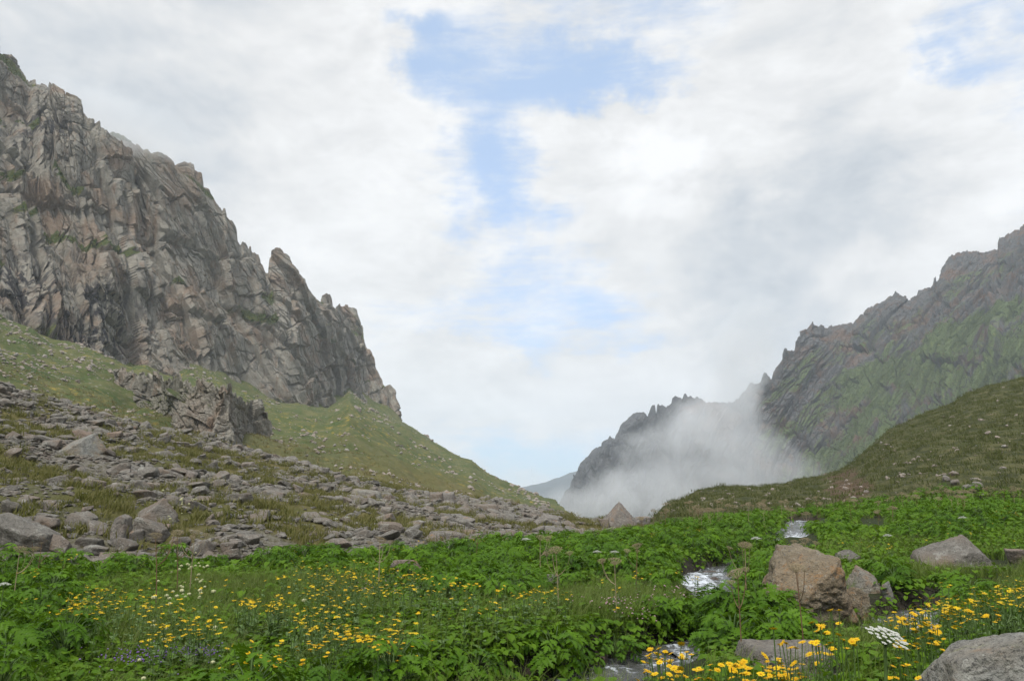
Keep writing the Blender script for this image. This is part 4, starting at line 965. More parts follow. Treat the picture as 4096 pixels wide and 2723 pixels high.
# ------------------------------------------------------------------ where things grow on the meadow
KEEP = [  # photo rectangles that plants standing in front must not cover: x0, y0, x1, y1, distance
    (2735, 2275, 2905, 2378, 18), (2640, 2585, 2780, 2690, 9), (2450, 2640, 2640, 2700, 8.5), (3610, 2440, 3770, 2520, 12), (3150, 2138, 3265, 2172, 28), (3200, 2072, 3310, 2084, 42), (3440, 2074, 3540, 2094, 42),
    (3130, 2215, 3340, 2390, 11), (3300, 2380, 3420, 2470, 10.5), (3395, 2290, 3500, 2370, 13), (3705, 2160, 4030, 2248, 17), (3030, 2628, 3380, 2680, 7), (3720, 2590, 4096, 2723, 4.5), (3385, 2212, 3430, 2250, 14),
    (1560, 2250, 1685, 2290, 14), (2188, 2308, 2245, 2350, 13), (2440, 2020, 2530, 2095, 34), (2838, 2315, 2920, 2372, 16), (4040, 2205, 4096, 2250, 17), (885, 2172, 950, 2205, 22)]
def covers(x, y, z, h, r):
    bx, by = project(x, y, z); tx, ty = project(x, y, z + h); rp = r * FPX / np.maximum(y, .5)
    out = np.zeros(np.shape(x), bool)
    for x0, y0, x1, y1, D in KEEP:
        out |= (y < D) & (bx + rp * .8 > x0) & (bx - rp * .8 < x1) & (ty < y1 - 6) & (by > y0)
    return out
def blobs(px, py, lst):
    s = 0 * px
    for a, b, rx, ry, w in lst: s = s + w * np.exp(-((px - a) / rx) ** 2 - ((py - b) / ry) ** 2)
    return s
HOGS = [(60, 2660, 300, 150, 1.3), (80, 2420, 260, 80, .8), (420, 2265, 500, 40, 1.0), (780, 2255, 280, 50, .9), (1020, 2255, 260, 40, .9), (1250, 2225, 300, 50, 1.0), (1500, 2190, 350, 40, 1), (1900, 2230, 450, 60, 1), (2350, 2190, 350, 60, .9), (1750, 2390, 250, 60, 1.1), (2020, 2380, 300, 60, 1.0), (2350, 2280, 260, 60, .6),
    (2600, 2400, 160, 60, .9), (2960, 2560, 240, 130, 1.6), (2700, 2520, 170, 80, .9), (3000, 2330, 180, 60, 1), (2860, 2200, 260, 40, .7), (3250, 2140, 320, 30, .8), (3580, 2400, 180, 90, 1.2), (3700, 2150, 260, 40, .6), (2100, 2690, 420, 90, .8), (3300, 2030, 500, 22, 1.2), (3850, 2060, 240, 40, .8), (3800, 2400, 200, 60, .7), (3050, 2080, 400, 30, .8), (2600, 2130, 300, 30, .8), (3900, 2560, 150, 60, .5), (3350, 2620, 200, 50, .5)]
GRASS = [(950, 2400, 330, 70, .9), (1200, 2480, 200, 50, .4), (560, 2580, 260, 60, .9), (2520, 2440, 320, 60, 1.0), (3780, 2240, 420, 70, 1.0), (3500, 2200, 200, 40, .6), (3980, 2330, 150, 60, .9), (2850, 2130, 250, 30, .5), (3500, 2620, 120, 60, .6), (1300, 2240, 100, 30, .3)]
M_N = 15000
Yp = np.sqrt(rng.uniform(2.9 ** 2, 50 ** 2, M_N)); up_ = rng.uniform(-.86, .86, M_N); xp = up_ * Yp
pxp = CX + up_ * FPX * 1.008; zp = H(xp, Yp); ppx, ppy = project(xp, Yp, zp)
sd_ = stream_dist(xp, Yp)
land = (Yp < TOE(pxp)[0] * 1.0 + 1.0 * sstep(2400, 2700, pxp) * 4) & (sd_ > .03) & ~near_key(xp, Yp, .05)
hogd = blobs(ppx, ppy, HOGS) - .9 * blobs(ppx, ppy, GRASS) - .6 * blobs(ppx, ppy, [(700, 2440, 500, 90, 1), (1450, 2420, 350, 120, .9), (1300, 2620, 400, 100, .6)]) + .7 * (fbm2(xp / 2.2, Yp / 2.2, 3, 91) - .5) - .02
q = land & (rng.uniform(0, 1, M_N) < np.clip(hogd, 0, 1))
hs = rng.uniform(.7, 1.15, M_N) * (1 + .15 * blobs(ppx, ppy, [(2960, 2560, 260, 140, 1), (1750, 2390, 250, 60, 1), (60, 2660, 300, 150, .6)]))
q &= ~covers(xp, Yp, zp, .50 * hs, .42 * hs)
ix = np.where(q)[0]
# thin to a natural spacing
sel = []; cell = {}
for i in ix[np.argsort(rng.uniform(0, 1, len(ix)))]:
    c = (int(xp[i] / .5), int(Yp[i] / .5)); good = True; md = .34 * hs[i] if Yp[i] < 14 else .48
    for a in (-1, 0, 1):
        for b in (-1, 0, 1):
            for j in cell.get((c[0] + a, c[1] + b), ()):
                if (xp[i] - xp[j]) ** 2 + (Yp[i] - Yp[j]) ** 2 < md * md: good = False
    if good: sel.append(i); cell.setdefault(c, []).append(i)
sel = np.array(sel); sel = sel[np.argsort(-hs[sel] / Yp[sel])]
# ---- individual hogweed plants (the nearest ones), foliage and stalks
hog_t = []
for k in range(7):
    (V, F, t_), st = hogweed(400 + k, 0, 27 + k % 3 * 3)
    a = bpy.data.meshes.new('foliage'); fill_mesh(a, V, F, M_hog, {'tint': t_}, False)
    b = bpy.data.meshes.new('stem'); fill_mesh(b, st[0], st[1], M_green_stem, {'tint': np.full(len(st[0]), .3)}, True)
    hog_t.append((a, b))
def plant_place(p, q_):
    """a place in words, by what stands near it"""
    if q_ > 2590 and p < 700: return 'the bottom left corner'
    if 2640 < p < 3260 and 2380 < q_: return 'the near stream bank below the lichen boulder'
    if p >= 3260 and q_ > 2300: return 'the meadow round the right daisies'
    if p >= 2640 and q_ < 2380: return 'the far stream banks'
    if q_ > 2520: return 'the foreground left of the near pool'
    if p < 1250: return 'the left plant belt below the talus'
    if p < 2640 and q_ > 2290: return 'the middle meadow by the small pointed boulder'
    return 'the plant belt below the moraine crest'
used = np.zeros(M_N, bool); cnt = 0
for i in sel:
    if cnt >= 283: break
    p, q_ = float(ppx[i]), float(ppy[i])
    if p < -80 or p > 4176 or project(xp[i], Yp[i], zp[i] + .45)[1] > 2715: continue
    o = empty('hogweed_plant', (xp[i], Yp[i], zp[i] - .02), rng.uniform(0, 6.28)); s = hs[i]; o.scale = (s, s, s * rng.uniform(.85, 1.1))
    a, b = hog_t[i % 7]
    for me, nm in ((a, 'foliage'), (b, 'stem')):
        c = bpy.data.objects.new(nm, me); COL.objects.link(c); c.parent = o
    w = plant_place(p, q_); tag(o, f'green hogweed with lobed leaves in {w}', 'plant', f'hogweed plants in {w}')
    used[i] = True; cnt += 1
for (px_, py_, s_) in ((2860, 2585, 1.25), (2930, 2600, 1.4), (3010, 2600, 1.4), (3080, 2590, 1.3), (2960, 2555, 1.45), (3040, 2550, 1.35), (2890, 2545, 1.2), (2770, 2500, 1.0), (2700, 2520, 1.0)):
    c_ = hit(px_, py_); o = empty('hogweed_plant', (c_[0], c_[1], c_[2] - .02), rng.uniform(0, 6.28)); o.scale = (s_, s_, s_); a, b = hog_t[int(rng.integers(7))]
    for me, nm in ((a, 'foliage'), (b, 'stem')):
        c = bpy.data.objects.new(nm, me); COL.objects.link(c); c.parent = o
    tag(o, 'tall lush hogweed in the big bush between stream and lichen boulder', 'plant', 'hogweeds of the big bush at the lichen boulder')
rest = sel[~used[sel]]
ug = Pile()
for lod, r_sel in ((1, rest[Yp[rest] < 20]), (2, rest[Yp[rest] >= 20])):
    for k in range(6):
        i = r_sel[r_sel % 6 == k]
        if not len(i): continue
        (V, F, t_), st = hogweed(430 + k, lod, 22 if lod == 1 else 15, leaf=.21 if lod == 1 else .24)
        X, Fs = scatter((V, F), np.stack([xp[i], Yp[i], zp[i]], 1), rot_zxy(rng.uniform(0, 6.28, len(i)), 0 * xp[i], 0 * xp[i]), hs[i])
        ug.add(X, Fs, tint=np.tile(t_, len(i)) * .7 + np.repeat(rng.uniform(0, .3, len(i)), len(V)))
o = ug.build('undergrowth', M_hog); tag(o, 'dense far hogweed foliage covering the meadow', kind='stuff')

# ---- low leafy ground cover between the plants
def area_pts(n, y0, y1, seed, u=.86):
    r_ = np.random.default_rng(seed); Y = np.sqrt(r_.uniform(y0 ** 2, y1 ** 2, n)); uu = r_.uniform(-u, u, n); return uu * Y, Y, r_
gc = Pile()
for n_, y0, y1, nl, seg, sc in ((6500, 2.9, 11, 15, 5, .8), (8000, 11, 24, 11, 4, .95), (6500, 24, 50, 8, 3, 1.35)):
    x, Y, r_ = area_pts(n_, y0, y1, 50 + nl); z = H(x, Y); a, b = project(x, Y, z); px = CX + x / Y * FPX * 1.008
    g = blobs(a, b, GRASS); s = r_.uniform(.7, 1.25, n_) * sc
    k = (Y < TOE(px)[0] + 3 * sstep(2400, 2700, px)) & (stream_dist(x, Y) > .0) & ~near_key(x, Y, .0) & (r_.uniform(0, 1, n_) > g * .6 + .03) & ~covers(x, Y, z, .24 * s, .24 * s)
    x, Y, z, s = x[k], Y[k], z[k], s[k]
    for j in range(5):
        i = np.arange(j, len(x), 5); V, F, t_ = heart_clump(500 + j + nl, nl, n=seg, L=.085 if nl > 9 else .12)
        X, Fs = scatter((V, F), np.stack([x[i], Y[i], z[i] - .03], 1), rot_zxy(r_.uniform(0, 6.28, len(i)), r_.normal(0, .1, len(i)), r_.normal(0, .1, len(i))), s[i])
        gc.add(X, Fs, tint=np.tile(t_, len(i)) * .6 + np.repeat(r_.uniform(0, .4, len(i)), len(V)))
o = gc.build('foliage', M_heart); tag(o, 'low heart shaped leaves carpeting the meadow', kind='stuff')

# ---- grass: meadow, stream tussocks, talus tufts, hill turf
def grass_field(n, y0, y1, test, mat, nm, label, nb, L, w, segs, spread, seed, u=.86, R_=.06, hclear=None, smin=.6, smax=1.3, tipw=1.0):
    x, Y, r_ = area_pts(n, y0, y1, seed, u); z = H(x, Y); a, b = project(x, Y, z); px = CX + x / Y * FPX * 1.008
    s = r_.uniform(smin, smax, n); k = (r_.uniform(0, 1, n) < test(x, Y, a, b, px))
    if hclear: k &= ~covers(x, Y, z, hclear * s, .05 + 0 * s) & ~near_key(x, Y, -.02)
    x, Y, z, s = x[k], Y[k], z[k], s[k]; pl = Pile()
    for j in range(8):
        i = np.arange(j, len(x), 8)
        if not len(i): continue
        V, F, t_, tp = grass_tuft(600 + seed * 10 + j, nb, R_, L, w, segs, spread)
        X, Fs = scatter((V, F), np.stack([x[i], Y[i], z[i] - .01], 1), rot_zxy(r_.uniform(0, 6.28, len(i)), 0 * s[i], 0 * s[i]), s[i])
        pl.add(X, Fs, tint=np.tile(t_, len(i)) * .6 + np.repeat(r_.uniform(0, .4, len(i)), len(V)), tip=np.tile(tp ** 2, len(i)) * np.repeat(r_.uniform(0, 1, len(i)), len(V)) * tipw)
    o = pl.build(nm, mat); tag(o, label, kind='stuff'); return o
mead = lambda x, Y, px: (Y < TOE(px)[0] + 4 * sstep(2400, 2700, px)) * (stream_dist(x, Y) > .02)
grass_field(20000, 2.9, 14, lambda x, Y, a, b, px: mead(x, Y, px) * np.clip(.28 + blobs(a, b, GRASS) * 1.2 - blobs(a, b, HOGS) * .4, 0, 1), M_blade, 'grass', 'fine green meadow grass between the flowering plants', 22, .34, .0028, 3, .7, 1, hclear=.25)
grass_field(20000, 14, 50, lambda x, Y, a, b, px: mead(x, Y, px) * np.clip(.40 + blobs(a, b, GRASS) * 1.2 - blobs(a, b, HOGS) * .3, 0, 1), M_blade, 'grass', 'distant meadow grass along the stream', 14, .32, .006, 2, .7, 2, hclear=.25, R_=.09)
grass_field(19000, 14, 62, lambda x, Y, a, b, px: (Y > TOE(px)[0] * .93) * (Y < CREST(px)[0] * 1.1) * (px < 2560) * np.clip(sstep(.44, .60, fbm2(x / 5, Y / 5, 4, 71)) * 1.0 + .08, 0, 1) * sstep(.25, .45, fbm2(x / 1.6, Y / 1.6, 3, 77)), M_tuss, 'grass', 'tawny grass tussocks growing between the talus stones', 36, .31, .011, 3, .75, 3, R_=.13, smin=.5)
grass_field(26000, 42, 132, lambda x, Y, a, b, px: (px > 2560) * (Y > TOE(px)[0] * 1.0) * (Y < CREST(px)[0] * 1.02) * .9 * (1 - np.exp(-((a - 3390) / 90) ** 2 - ((b - 1945) / 60) ** 2)), M_heath, 'grass', 'brown heathy turf on the hill to the right', 12, .34, .022, 2, .8, 4, u=.7, R_=.22, smin=.5)
grass_field(24000, 50, 180, lambda x, Y, a, b, px: (px < 2420) * (Y > CREST(px)[0] * 1.0) * sstep(170, 110, Y + (fbm2(x / 20, Y / 20, 3, 79) - .5) * 60), M_straw, 'grass', 'straw coloured grass on the slope behind the talus', 11, .42, .04, 2, .8, 5, u=.85, R_=.3, smin=.5)
x, Y, r_ = area_pts(2600, 6, 40, 95); 
grass_field(2600, 6, 40, lambda x, Y, a, b, px: (stream_dist(x, Y) > .0) * (stream_dist(x, Y) < .5) * .8, M_blade, 'grass', 'long grass overhanging the stream banks', 34, .30, .004, 3, 1.0, 6, R_=.07, hclear=.2)

# ------------------------------------------------------------------ yellow daisies
def daisy_parts(seed, h, heads=1):
    r_ = np.random.default_rng(seed); a = r_.uniform(0, 6.28); lean = r_.uniform(.0, .12) * h
    s = np.linspace(0, 1, 6); P = np.stack([np.cos(a) * lean * s ** 2, np.sin(a) * lean * s ** 2, h * s], 1)
    st = Pile(); V, F = tube(P, np.linspace(.0042, .0026, 6), 4); st.add(V, F)
    tops = [P[-1]]
    for k in range(heads - 1):
        b0 = P[4] * .6 + P[3] * .4; an = r_.uniform(0, 6.28); e = b0 + np.array([math.cos(an) * h * .12, math.sin(an) * h * .12, h * r_.uniform(.16, .26)])
        V, F = tube(np.stack([b0, (b0 + e) / 2 + np.array([math.cos(an), math.sin(an), -.3]) * h * .03, e]), .0024, 4); st.add(V, F); tops.append(e)
    lv = Pile()
    for k in range(5):
        f = (.08, .2, .36, .54, .72)[k]; V, F = heart_leaf((.11, .10, .085, .065, .045)[k] * h / .5, 5, .3); pt = r_.uniform(.2, .7); c, s_ = math.cos(pt), math.sin(pt)
        V = np.stack([V[:, 0] * c - V[:, 2] * s_, V[:, 1] * .7, V[:, 0] * s_ + V[:, 2] * c], 1); lv.add(rotz(V, k * 2.4 + a) + np.array([P[0, 0], P[0, 1], f * h]) + (P[-1] - np.array([0, 0, h])) * f * f, F, tint=r_.uniform(0, 1))
    return (np.concatenate(st.V), np.concatenate(st.F[4])), (np.concatenate(lv.V), np.concatenate(lv.F[4]), np.concatenate(lv.A['tint'])), tops
head_me = []
for k in range(4):
    V, F = flower_head(700 + k); me = bpy.data.meshes.new('flower_head'); fill_mesh(me, V, F, M_yellow, {'tint': np.full(len(V), k / 4)}); head_me.append(me)
V, F = disc(); disc_me = bpy.data.meshes.new('disc'); fill_mesh(disc_me, V, F, M_orange, {'tint': np.full(len(V), .5)}, True)
daisy_t = []
for k in range(9):
    s_, l_, tops = daisy_parts(720 + k, .5, (1, 1, 2, 1, 3, 2, 1, 1, 2)[k])
    a = bpy.data.meshes.new('stem'); fill_mesh(a, *s_, M_green_stem, {'tint': np.full(len(s_[0]), .4)}, True)
    b = bpy.data.meshes.new('foliage'); fill_mesh(b, l_[0], l_[1], M_heart, {'tint': l_[2]}, False); daisy_t.append((a, b, tops, s_, l_))
# clusters of heads in the photograph: x, y, spread x, spread y, how many, stem height, place
DA = [(460, 2355, 110, 25, 16, .42, 0), (350, 2420, 110, 40, 46, .45, 0), (430, 2400, 200, 45, 34, .45, 0), (640, 2395, 130, 30, 16, .42, 0), (880, 2330, 120, 25, 10, .4, 0), (560, 2450, 180, 40, 22, .45, 0), (130, 2290, 90, 20, 10, .42, 0), (240, 2230, 40, 12, 4, .42, 0),
    (760, 2495, 90, 25, 22, .45, 0), (640, 2540, 50, 30, 14, .45, 0), (830, 2520, 50, 20, 10, .45, 0), (1075, 2420, 100, 22, 40, .45, 1), (1010, 2395, 60, 15, 14, .45, 1), (1250, 2470, 80, 35, 40, .45, 1), (1300, 2330, 110, 50, 44, .42, 1), (1180, 2260, 70, 30, 16, .4, 1), (1330, 2420, 110, 60, 30, .45, 1), (1050, 2600, 140, 70, 18, .45, 1), (1300, 2560, 110, 45, 26, .45, 1),
    (1380, 2300, 120, 45, 50, .42, 1), (1520, 2290, 90, 30, 34, .42, 1), (1660, 2300, 70, 20, 34, .42, 1), (1440, 2340, 120, 40, 26, .42, 1), (1620, 2350, 100, 25, 14, .42, 1), (1810, 2325, 40, 22, 10, .45, 2), (1760, 2350, 30, 15, 6, .45, 2), (1900, 2340, 20, 12, 4, .45, 2), (2120, 2365, 120, 20, 26, .4, 2), (2230, 2360, 60, 15, 10, .4, 2), (2450, 2365, 60, 18, 6, .4, 2), (1960, 2410, 160, 45, 16, .42, 2),
    (1540, 2490, 60, 40, 12, .45, 1), (1590, 2525, 40, 15, 14, .45, 1), (1430, 2545, 45, 14, 22, .45, 1), (1370, 2525, 50, 20, 14, .45, 1), (1540, 2570, 50, 25, 14, .45, 1), (1620, 2580, 40, 25, 6, .45, 1), (1740, 2560, 40, 30, 10, .45, 2), (1880, 2500, 60, 40, 10, .45, 2), (1720, 2480, 70, 30, 10, .45, 2), (1945, 2536, 12, 8, 4, .45, 2), (1850, 2540, 40, 20, 5, .45, 2),
    (3740, 2425, 80, 25, 32, .55, 4), (3870, 2415, 90, 25, 50, .55, 4), (4000, 2380, 80, 30, 52, .55, 4), (4060, 2345, 50, 35, 34, .55, 4), (3660, 2455, 50, 20, 14, .55, 4), (3680, 2490, 70, 20, 16, .55, 4), (3790, 2330, 30, 20, 8, .55, 4), (3630, 2480, 40, 12, 12, .55, 4), (3860, 2460, 80, 25, 18, .55, 4), (3660, 2530, 60, 25, 10, .6, 4), (3700, 2565, 50, 20, 8, .6, 4), (3720, 2500, 15, 10, 5, .6, 4),
    (2660, 2610, 45, 20, 12, .6, 3), (2640, 2640, 40, 14, 6, .6, 3), (2720, 2615, 30, 10, 4, .6, 3), (2635, 2690, 35, 18, 7, .6, 3), (2700, 2680, 30, 16, 5, .6, 3), (2820, 2672, 18, 8, 3, .62, 3), (2860, 2662, 12, 6, 2, .62, 3), (2898, 2665, 8, 5, 1, .62, 3), (2940, 2650, 30, 10, 6, .62, 3), (2980, 2680, 40, 14, 9, .62, 3), (3050, 2640, 25, 10, 3, .62, 3), (3060, 2700, 45, 14, 9, .62, 3), (3110, 2645, 20, 8, 2, .62, 3), (3130, 2690, 40, 14, 7, .62, 3), (3180, 2680, 30, 14, 6, .62, 3), (2780, 2700, 60, 14, 6, .62, 3),
    (3108, 2520, 5, 4, 1, .9, 3), (3140, 2580, 14, 5, 2, .8, 3), (3175, 2575, 12, 6, 3, .8, 3), (3290, 2535, 16, 8, 4, .8, 3), (3330, 2445, 16, 8, 3, .95, 3), (3345, 2495, 6, 4, 1, .8, 3), (3290, 2500, 10, 8, 2, .85, 3), (3300, 2595, 25, 8, 4, .7, 3), (3265, 2565, 10, 5, 2, .8, 3), (3410, 2560, 10, 6, 3, .8, 3), (3190, 2705, 30, 10, 4, .62, 3), (3240, 2655, 20, 10, 2, .65, 3), (3600, 2655, 20, 8, 2, .6, 5), (3670, 2650, 10, 6, 1, .6, 5), (3680, 2575, 14, 8, 3, .65, 5), (3585, 2580, 8, 5, 1, .65, 5), (3575, 2710, 15, 8, 2, .55, 5),
    (2790, 2310, 16, 20, 4, .45, 6), (2700, 2288, 30, 10, 3, .4, 6), (3150, 2180, 20, 8, 4, .4, 6), (3450, 2185, 120, 25, 8, .35, 6), (3700, 2150, 200, 40, 12, .35, 6), (3870, 2085, 120, 25, 14, .35, 6), (4040, 2040, 60, 22, 60, .35, 6), (3400, 2075, 60, 10, 5, .35, 6), (2740, 2120, 60, 14, 20, .35, 6), (2620, 2132, 24, 10, 18, .35, 6), (2350, 2180, 250, 30, 24, .35, 6), (2050, 2150, 250, 20, 22, .35, 6), (1900, 2150, 40, 10, 10, .35, 6), (1600, 2190, 60, 12, 10, .35, 6), (1700, 2150, 80, 14, 8, .35, 6), (2550, 2300, 120, 30, 8, .4, 6)]
PLACE = {0: ('in the drift on the left of the meadow', 'daisies in the left drift'), 1: ('in the dense drift below the smooth tan boulder', 'daisies in the drift below the tan boulder'), 2: ('scattered around the small pointed boulder', 'daisies around the small pointed boulder'),
    3: ('beside the near pool and flat slab', 'daisies beside the near pool and slab'), 4: ('in the tall drift beyond the white umbel', 'daisies in the tall drift beyond the white umbel'), 5: ('right of the white umbel stalk', 'daisies right of the white umbel'), 6: ('far off among the meadow plants', 'distant daisies among the meadow plants')}
fl = []
for (cx, cy, sx, sy, n_, hh, pl_) in DA:
    n_ = int(round(n_ * 1.0)); rx_ = rng.normal(cx, sx * .7, n_); ry_ = rng.normal(cy, sy * .7, n_); hv = hh * rng.uniform(.82, 1.15, n_)
    a, b = ray(rx_, ry_); Y = (hv - CAMZ) / b
    for _ in range(7):
        Y = np.clip(.4 * Y + .6 * (H(a * Y, Y) + hv - CAMZ) / b, 2.6, 60)
    x = a * Y; z = H(x, Y); d = stream_dist(x, Y)
    for i in range(n_):
        if abs(CAMZ + b[i] * Y[i] - z[i] - hv[i]) < .12 and d[i] > -.05: fl.append((x[i], Y[i], z[i], hv[i], pl_))
fl.sort(key=lambda f: f[1])
fx = np.array([f[0] for f in fl]); fy = np.array([f[1] for f in fl]); onrock = near_key(fx, fy, -.02)
fl = [f for f, k in zip(fl, onrock) if not k]
cnt = 0; far_st = Pile(); far_hd = Pile(); FAR_H = [flower_head(740 + k, 10, .022) for k in range(4)]
for i, (x, Y, z, hv, pl_) in enumerate(fl):
    a, b, tops, s_, l_ = daisy_t[i % 9]; s = hv / .5; rz_ = rng.uniform(0, 6.28)
    if cnt < 285:
        o = empty('yellow_daisy', (x, Y, z), rz_); o.scale = (1, 1, s)
        for me, nm in ((a, 'stem'), (b, 'foliage')):
            c = bpy.data.objects.new(nm, me); COL.objects.link(c); c.parent = o
        for tp in tops:
            c = bpy.data.objects.new('flower_head', head_me[(i + len(tops)) % 4]); COL.objects.link(c); c.parent = o; c.location = tp
            k = rng.uniform(.7, 1.1); c.scale = (k, k, k / s); c.rotation_euler = (rng.normal(0, .2), rng.normal(0, .2), rng.uniform(0, 6.28))
            if Y < 6.5:
                d_ = bpy.data.objects.new('disc', disc_me); COL.objects.link(d_); d_.parent = c
        w, g = PLACE[pl_]; tag(o, f'yellow daisy on a leafy green stem {w}', 'flower', g); cnt += 1
    else:
        R1 = rot_zxy(np.array([rz_]), np.array([rng.normal(0, .05)]), np.array([rng.normal(0, .05)]))
        V, Fs = scatter((s_[0], s_[1]), np.array([[x, Y, z]]), R1, np.array([[1.2, 1.2, s]])); far_st.add(V, Fs, tint=.4)
        V, Fs = scatter((l_[0], l_[1]), np.array([[x, Y, z]]), R1, np.array([[1, 1, s]])); far_st.add(V, Fs, tint=.6)
        for tp in tops:
            h_ = FAR_H[i % 4]; t3 = R1[0] @ (np.array(tp) * np.array([1.2, 1.2, s])) + np.array([x, Y, z])
            V, Fs = scatter(h_, t3[None], rot_zxy(np.array([rng.uniform(0, 6.28)]), np.array([rng.normal(0, .2)]), np.array([rng.normal(0, .2)])), np.array([rng.uniform(.55, 1.25)])); far_hd.add(V, Fs, tint=rng.uniform(0, 1))
o = tag(empty('wildflowers', (0, 0, 0)), 'mass of small yellow daisies beyond the nearest ones', kind='stuff')
c = far_st.build('foliage', M_green_stem, parent=o); c = far_hd.build('blossoms', M_yellow, parent=o)

# small violet, pink and cream flowers
def dots(n, regs, mat, nm, label, rad, h0, h1, seed):
    r_ = np.random.default_rng(seed); pl = Pile(); D, F = ico(1); st = Pile()
    for cx, cy, sx, sy, w in regs:
        k = int(n * w); a_, b_ = r_.normal(cx, sx, k), r_.normal(cy, sy, k); hv = r_.uniform(h0, h1, k); a, b = ray(a_, b_); Y = (hv - CAMZ) / np.minimum(b, -.004)
        for _ in range(7): Y = np.clip(.4 * Y + .6 * (H(a * Y, Y) + hv - CAMZ) / np.minimum(b, 9), 2.6, 60)
        p = np.stack([a * Y, Y, H(a * Y, Y) + hv], 1)
        V, Fs = scatter((D * np.array([1, 1, .7]) * rad, F), p, rot_zxy(r_.uniform(0, 6, k), 0 * hv, 0 * hv), r_.uniform(.6, 1.3, k)); pl.add(V, Fs, tint=np.repeat(r_.uniform(0, 1, k), len(D)))
    o = pl.build(nm, mat); tag(o, label, kind='stuff')
dots(330, [(560, 2620, 90, 22, .4), (760, 2590, 60, 16, .35), (820, 2600, 30, 12, .2), (1530, 2690, 40, 14, .05)], M_violet, 'wildflowers', 'tiny violet flowers in the grass hollow at the lower left', .008, .15, .3, 61)
dots(200, [(2560, 2400, 130, 12, .6), (2720, 2400, 60, 12, .3), (1500, 2340, 60, 20, .1)], M_pink, 'wildflowers', 'tiny pink flower dots in the grass before the stream', .010, .2, .35, 62)

# ------------------------------------------------------------------ umbels
def umbel_shape(seed, rad, nray=22, bow=.35, florets=0, fr=.012, rr=.0016):
    r_ = np.random.default_rng(seed); ry = Pile(); fl_ = Pile(); D, F = ico(1)
    for i in range(nray):
        f = math.sqrt((i + .5) / nray); a = i * 2.4; e = np.array([math.cos(a) * rad * f, math.sin(a) * rad * f, rad * (.85 - bow * f * f)]) * r_.uniform(.93, 1.05)
        m_ = e * np.array([.6, .6, .45]); V, Fs = tube(np.stack([np.zeros(3), m_, e]), rr, 3); ry.add(V, Fs)
        if florets == 0:
            for k in range(7):
                b = k * .9; V, Fs = tube(np.stack([e, e + np.array([math.cos(b) * fr, math.sin(b) * fr, fr * .7])]), rr * .7, 3); ry.add(V, Fs)
        else:
            for k in range(florets):
                b = k * 2.4; g = math.sqrt((k + .5) / florets) * fr; V = D * np.array([1, 1, .6]) * fr * .30 * r_.uniform(.7, 1.2) + e + np.array([math.cos(b) * g, math.sin(b) * g, .2 * fr - g * .35]); fl_.add(V, F)
    return ry, fl_
dry_st = []; dry_um = []
for k in range(5):
    r_ = np.random.default_rng(800 + k); s = np.linspace(0, 1, 7); P = np.stack([.08 * s ** 2 * r_.normal(), .08 * s ** 2 * r_.normal(), s], 1).reshape(-1, 3) if False else np.stack([.06 * r_.normal() * s ** 2, .06 * r_.normal() * s ** 2, s], 1)
    st = Pile(); V, F = tube(P, np.linspace(.009, .005, 7), 5); st.add(V, F); tops = [(P[-1], 1.0)]
    for j in range(2 + k % 2):
        an = r_.uniform(0, 6.28); b0 = P[4]; L = r_.uniform(.22, .38); ss = np.linspace(0, 1, 5); Q = b0 + np.stack([np.cos(an) * L * .75 * np.sin(ss * 1.3), np.sin(an) * L * .75 * np.sin(ss * 1.3), L * (ss * .35 + .75 * ss ** 2)], 1)
        V, F = tube(Q, np.linspace(.0055, .0035, 5), 4); st.add(V, F); tops.append((Q[-1], r_.uniform(.35, .7)))
    me = bpy.data.meshes.new('stem'); fill_mesh(me, np.concatenate(st.V), np.concatenate(st.F[4]), M_dry if k % 2 else M_drybrown, {'tint': np.full(st.n, .4)}, True); dry_st.append((me, tops))
    ry, _ = umbel_shape(820 + k, .10, 24, .30, 0, .020); me = bpy.data.meshes.new('umbel'); fill_mesh(me, np.concatenate(ry.V), np.concatenate(ry.F[4]), M_dry, {'tint': np.full(ry.n, .3 + .1 * k)}); dry_um.append(me)
def solve(px, py, hv):
    a, b = ray(px, py); Y = (hv - CAMZ) / b if b < -.004 else 40.
    for _ in range(12): Y = float(np.clip(.5 * Y + .5 * ((float(H(np.array([a * Y]), np.array([Y]))[0]) + hv - CAMZ) / b if abs(b) > 1e-4 else Y), 3, 60))
    return a * Y, Y, float(H(np.array([a * Y]), np.array([Y]))[0])
def dry(px, py, hv, label, group=None, k=None, s=1.0, Y=None):
    if Y: a, b = ray(px, py); x = a * Y; z = float(H(np.array([x]), np.array([Y]))[0])
    else: x, Y, z = solve(px, py, hv)
    k = k if k is not None else int(rng.integers(5)); me, tops = dry_st[k]
    o = empty('dry_umbel', (x, Y, z), rng.uniform(0, 6.28)); c = bpy.data.objects.new('stem', me); COL.objects.link(c); c.parent = o; c.scale = (hv, hv, hv) if hv < 1.2 else (1, 1, hv)
    for tp, sz in tops:
        c = bpy.data.objects.new('umbel', dry_um[int(rng.integers(5))]); COL.objects.link(c); c.parent = o; c.location = np.array(tp) * hv; c.scale = (sz * s * .85,) * 3; c.rotation_euler = (rng.normal(0, .2), rng.normal(0, .2), 0)
    tag(o, label, 'dry plant', group)
dry(3196, 2290, .80, 'tall dry brown umbel stalk in front of the massive lichen boulder', k=0, s=1.0)
dry(2952, 2310, .80, 'dry brown umbel stalk with curling side rays between rapids and lichen boulder', k=2, s=1.0)
dry(2975, 2190, .95, 'pair topped dry umbel stalk on the far bank above the rapids', k=3)
dry(3220, 2172, .8, 'dry umbel stalk just above the top of the massive lichen boulder', k=1)
dry(645, 2155, 1.0, 'leftmost of three dry stalks before the squared grey block', k=2)
dry(725, 2140, 1.0, 'middle dry stalk with forked top below the roof shaped boulder', k=4)
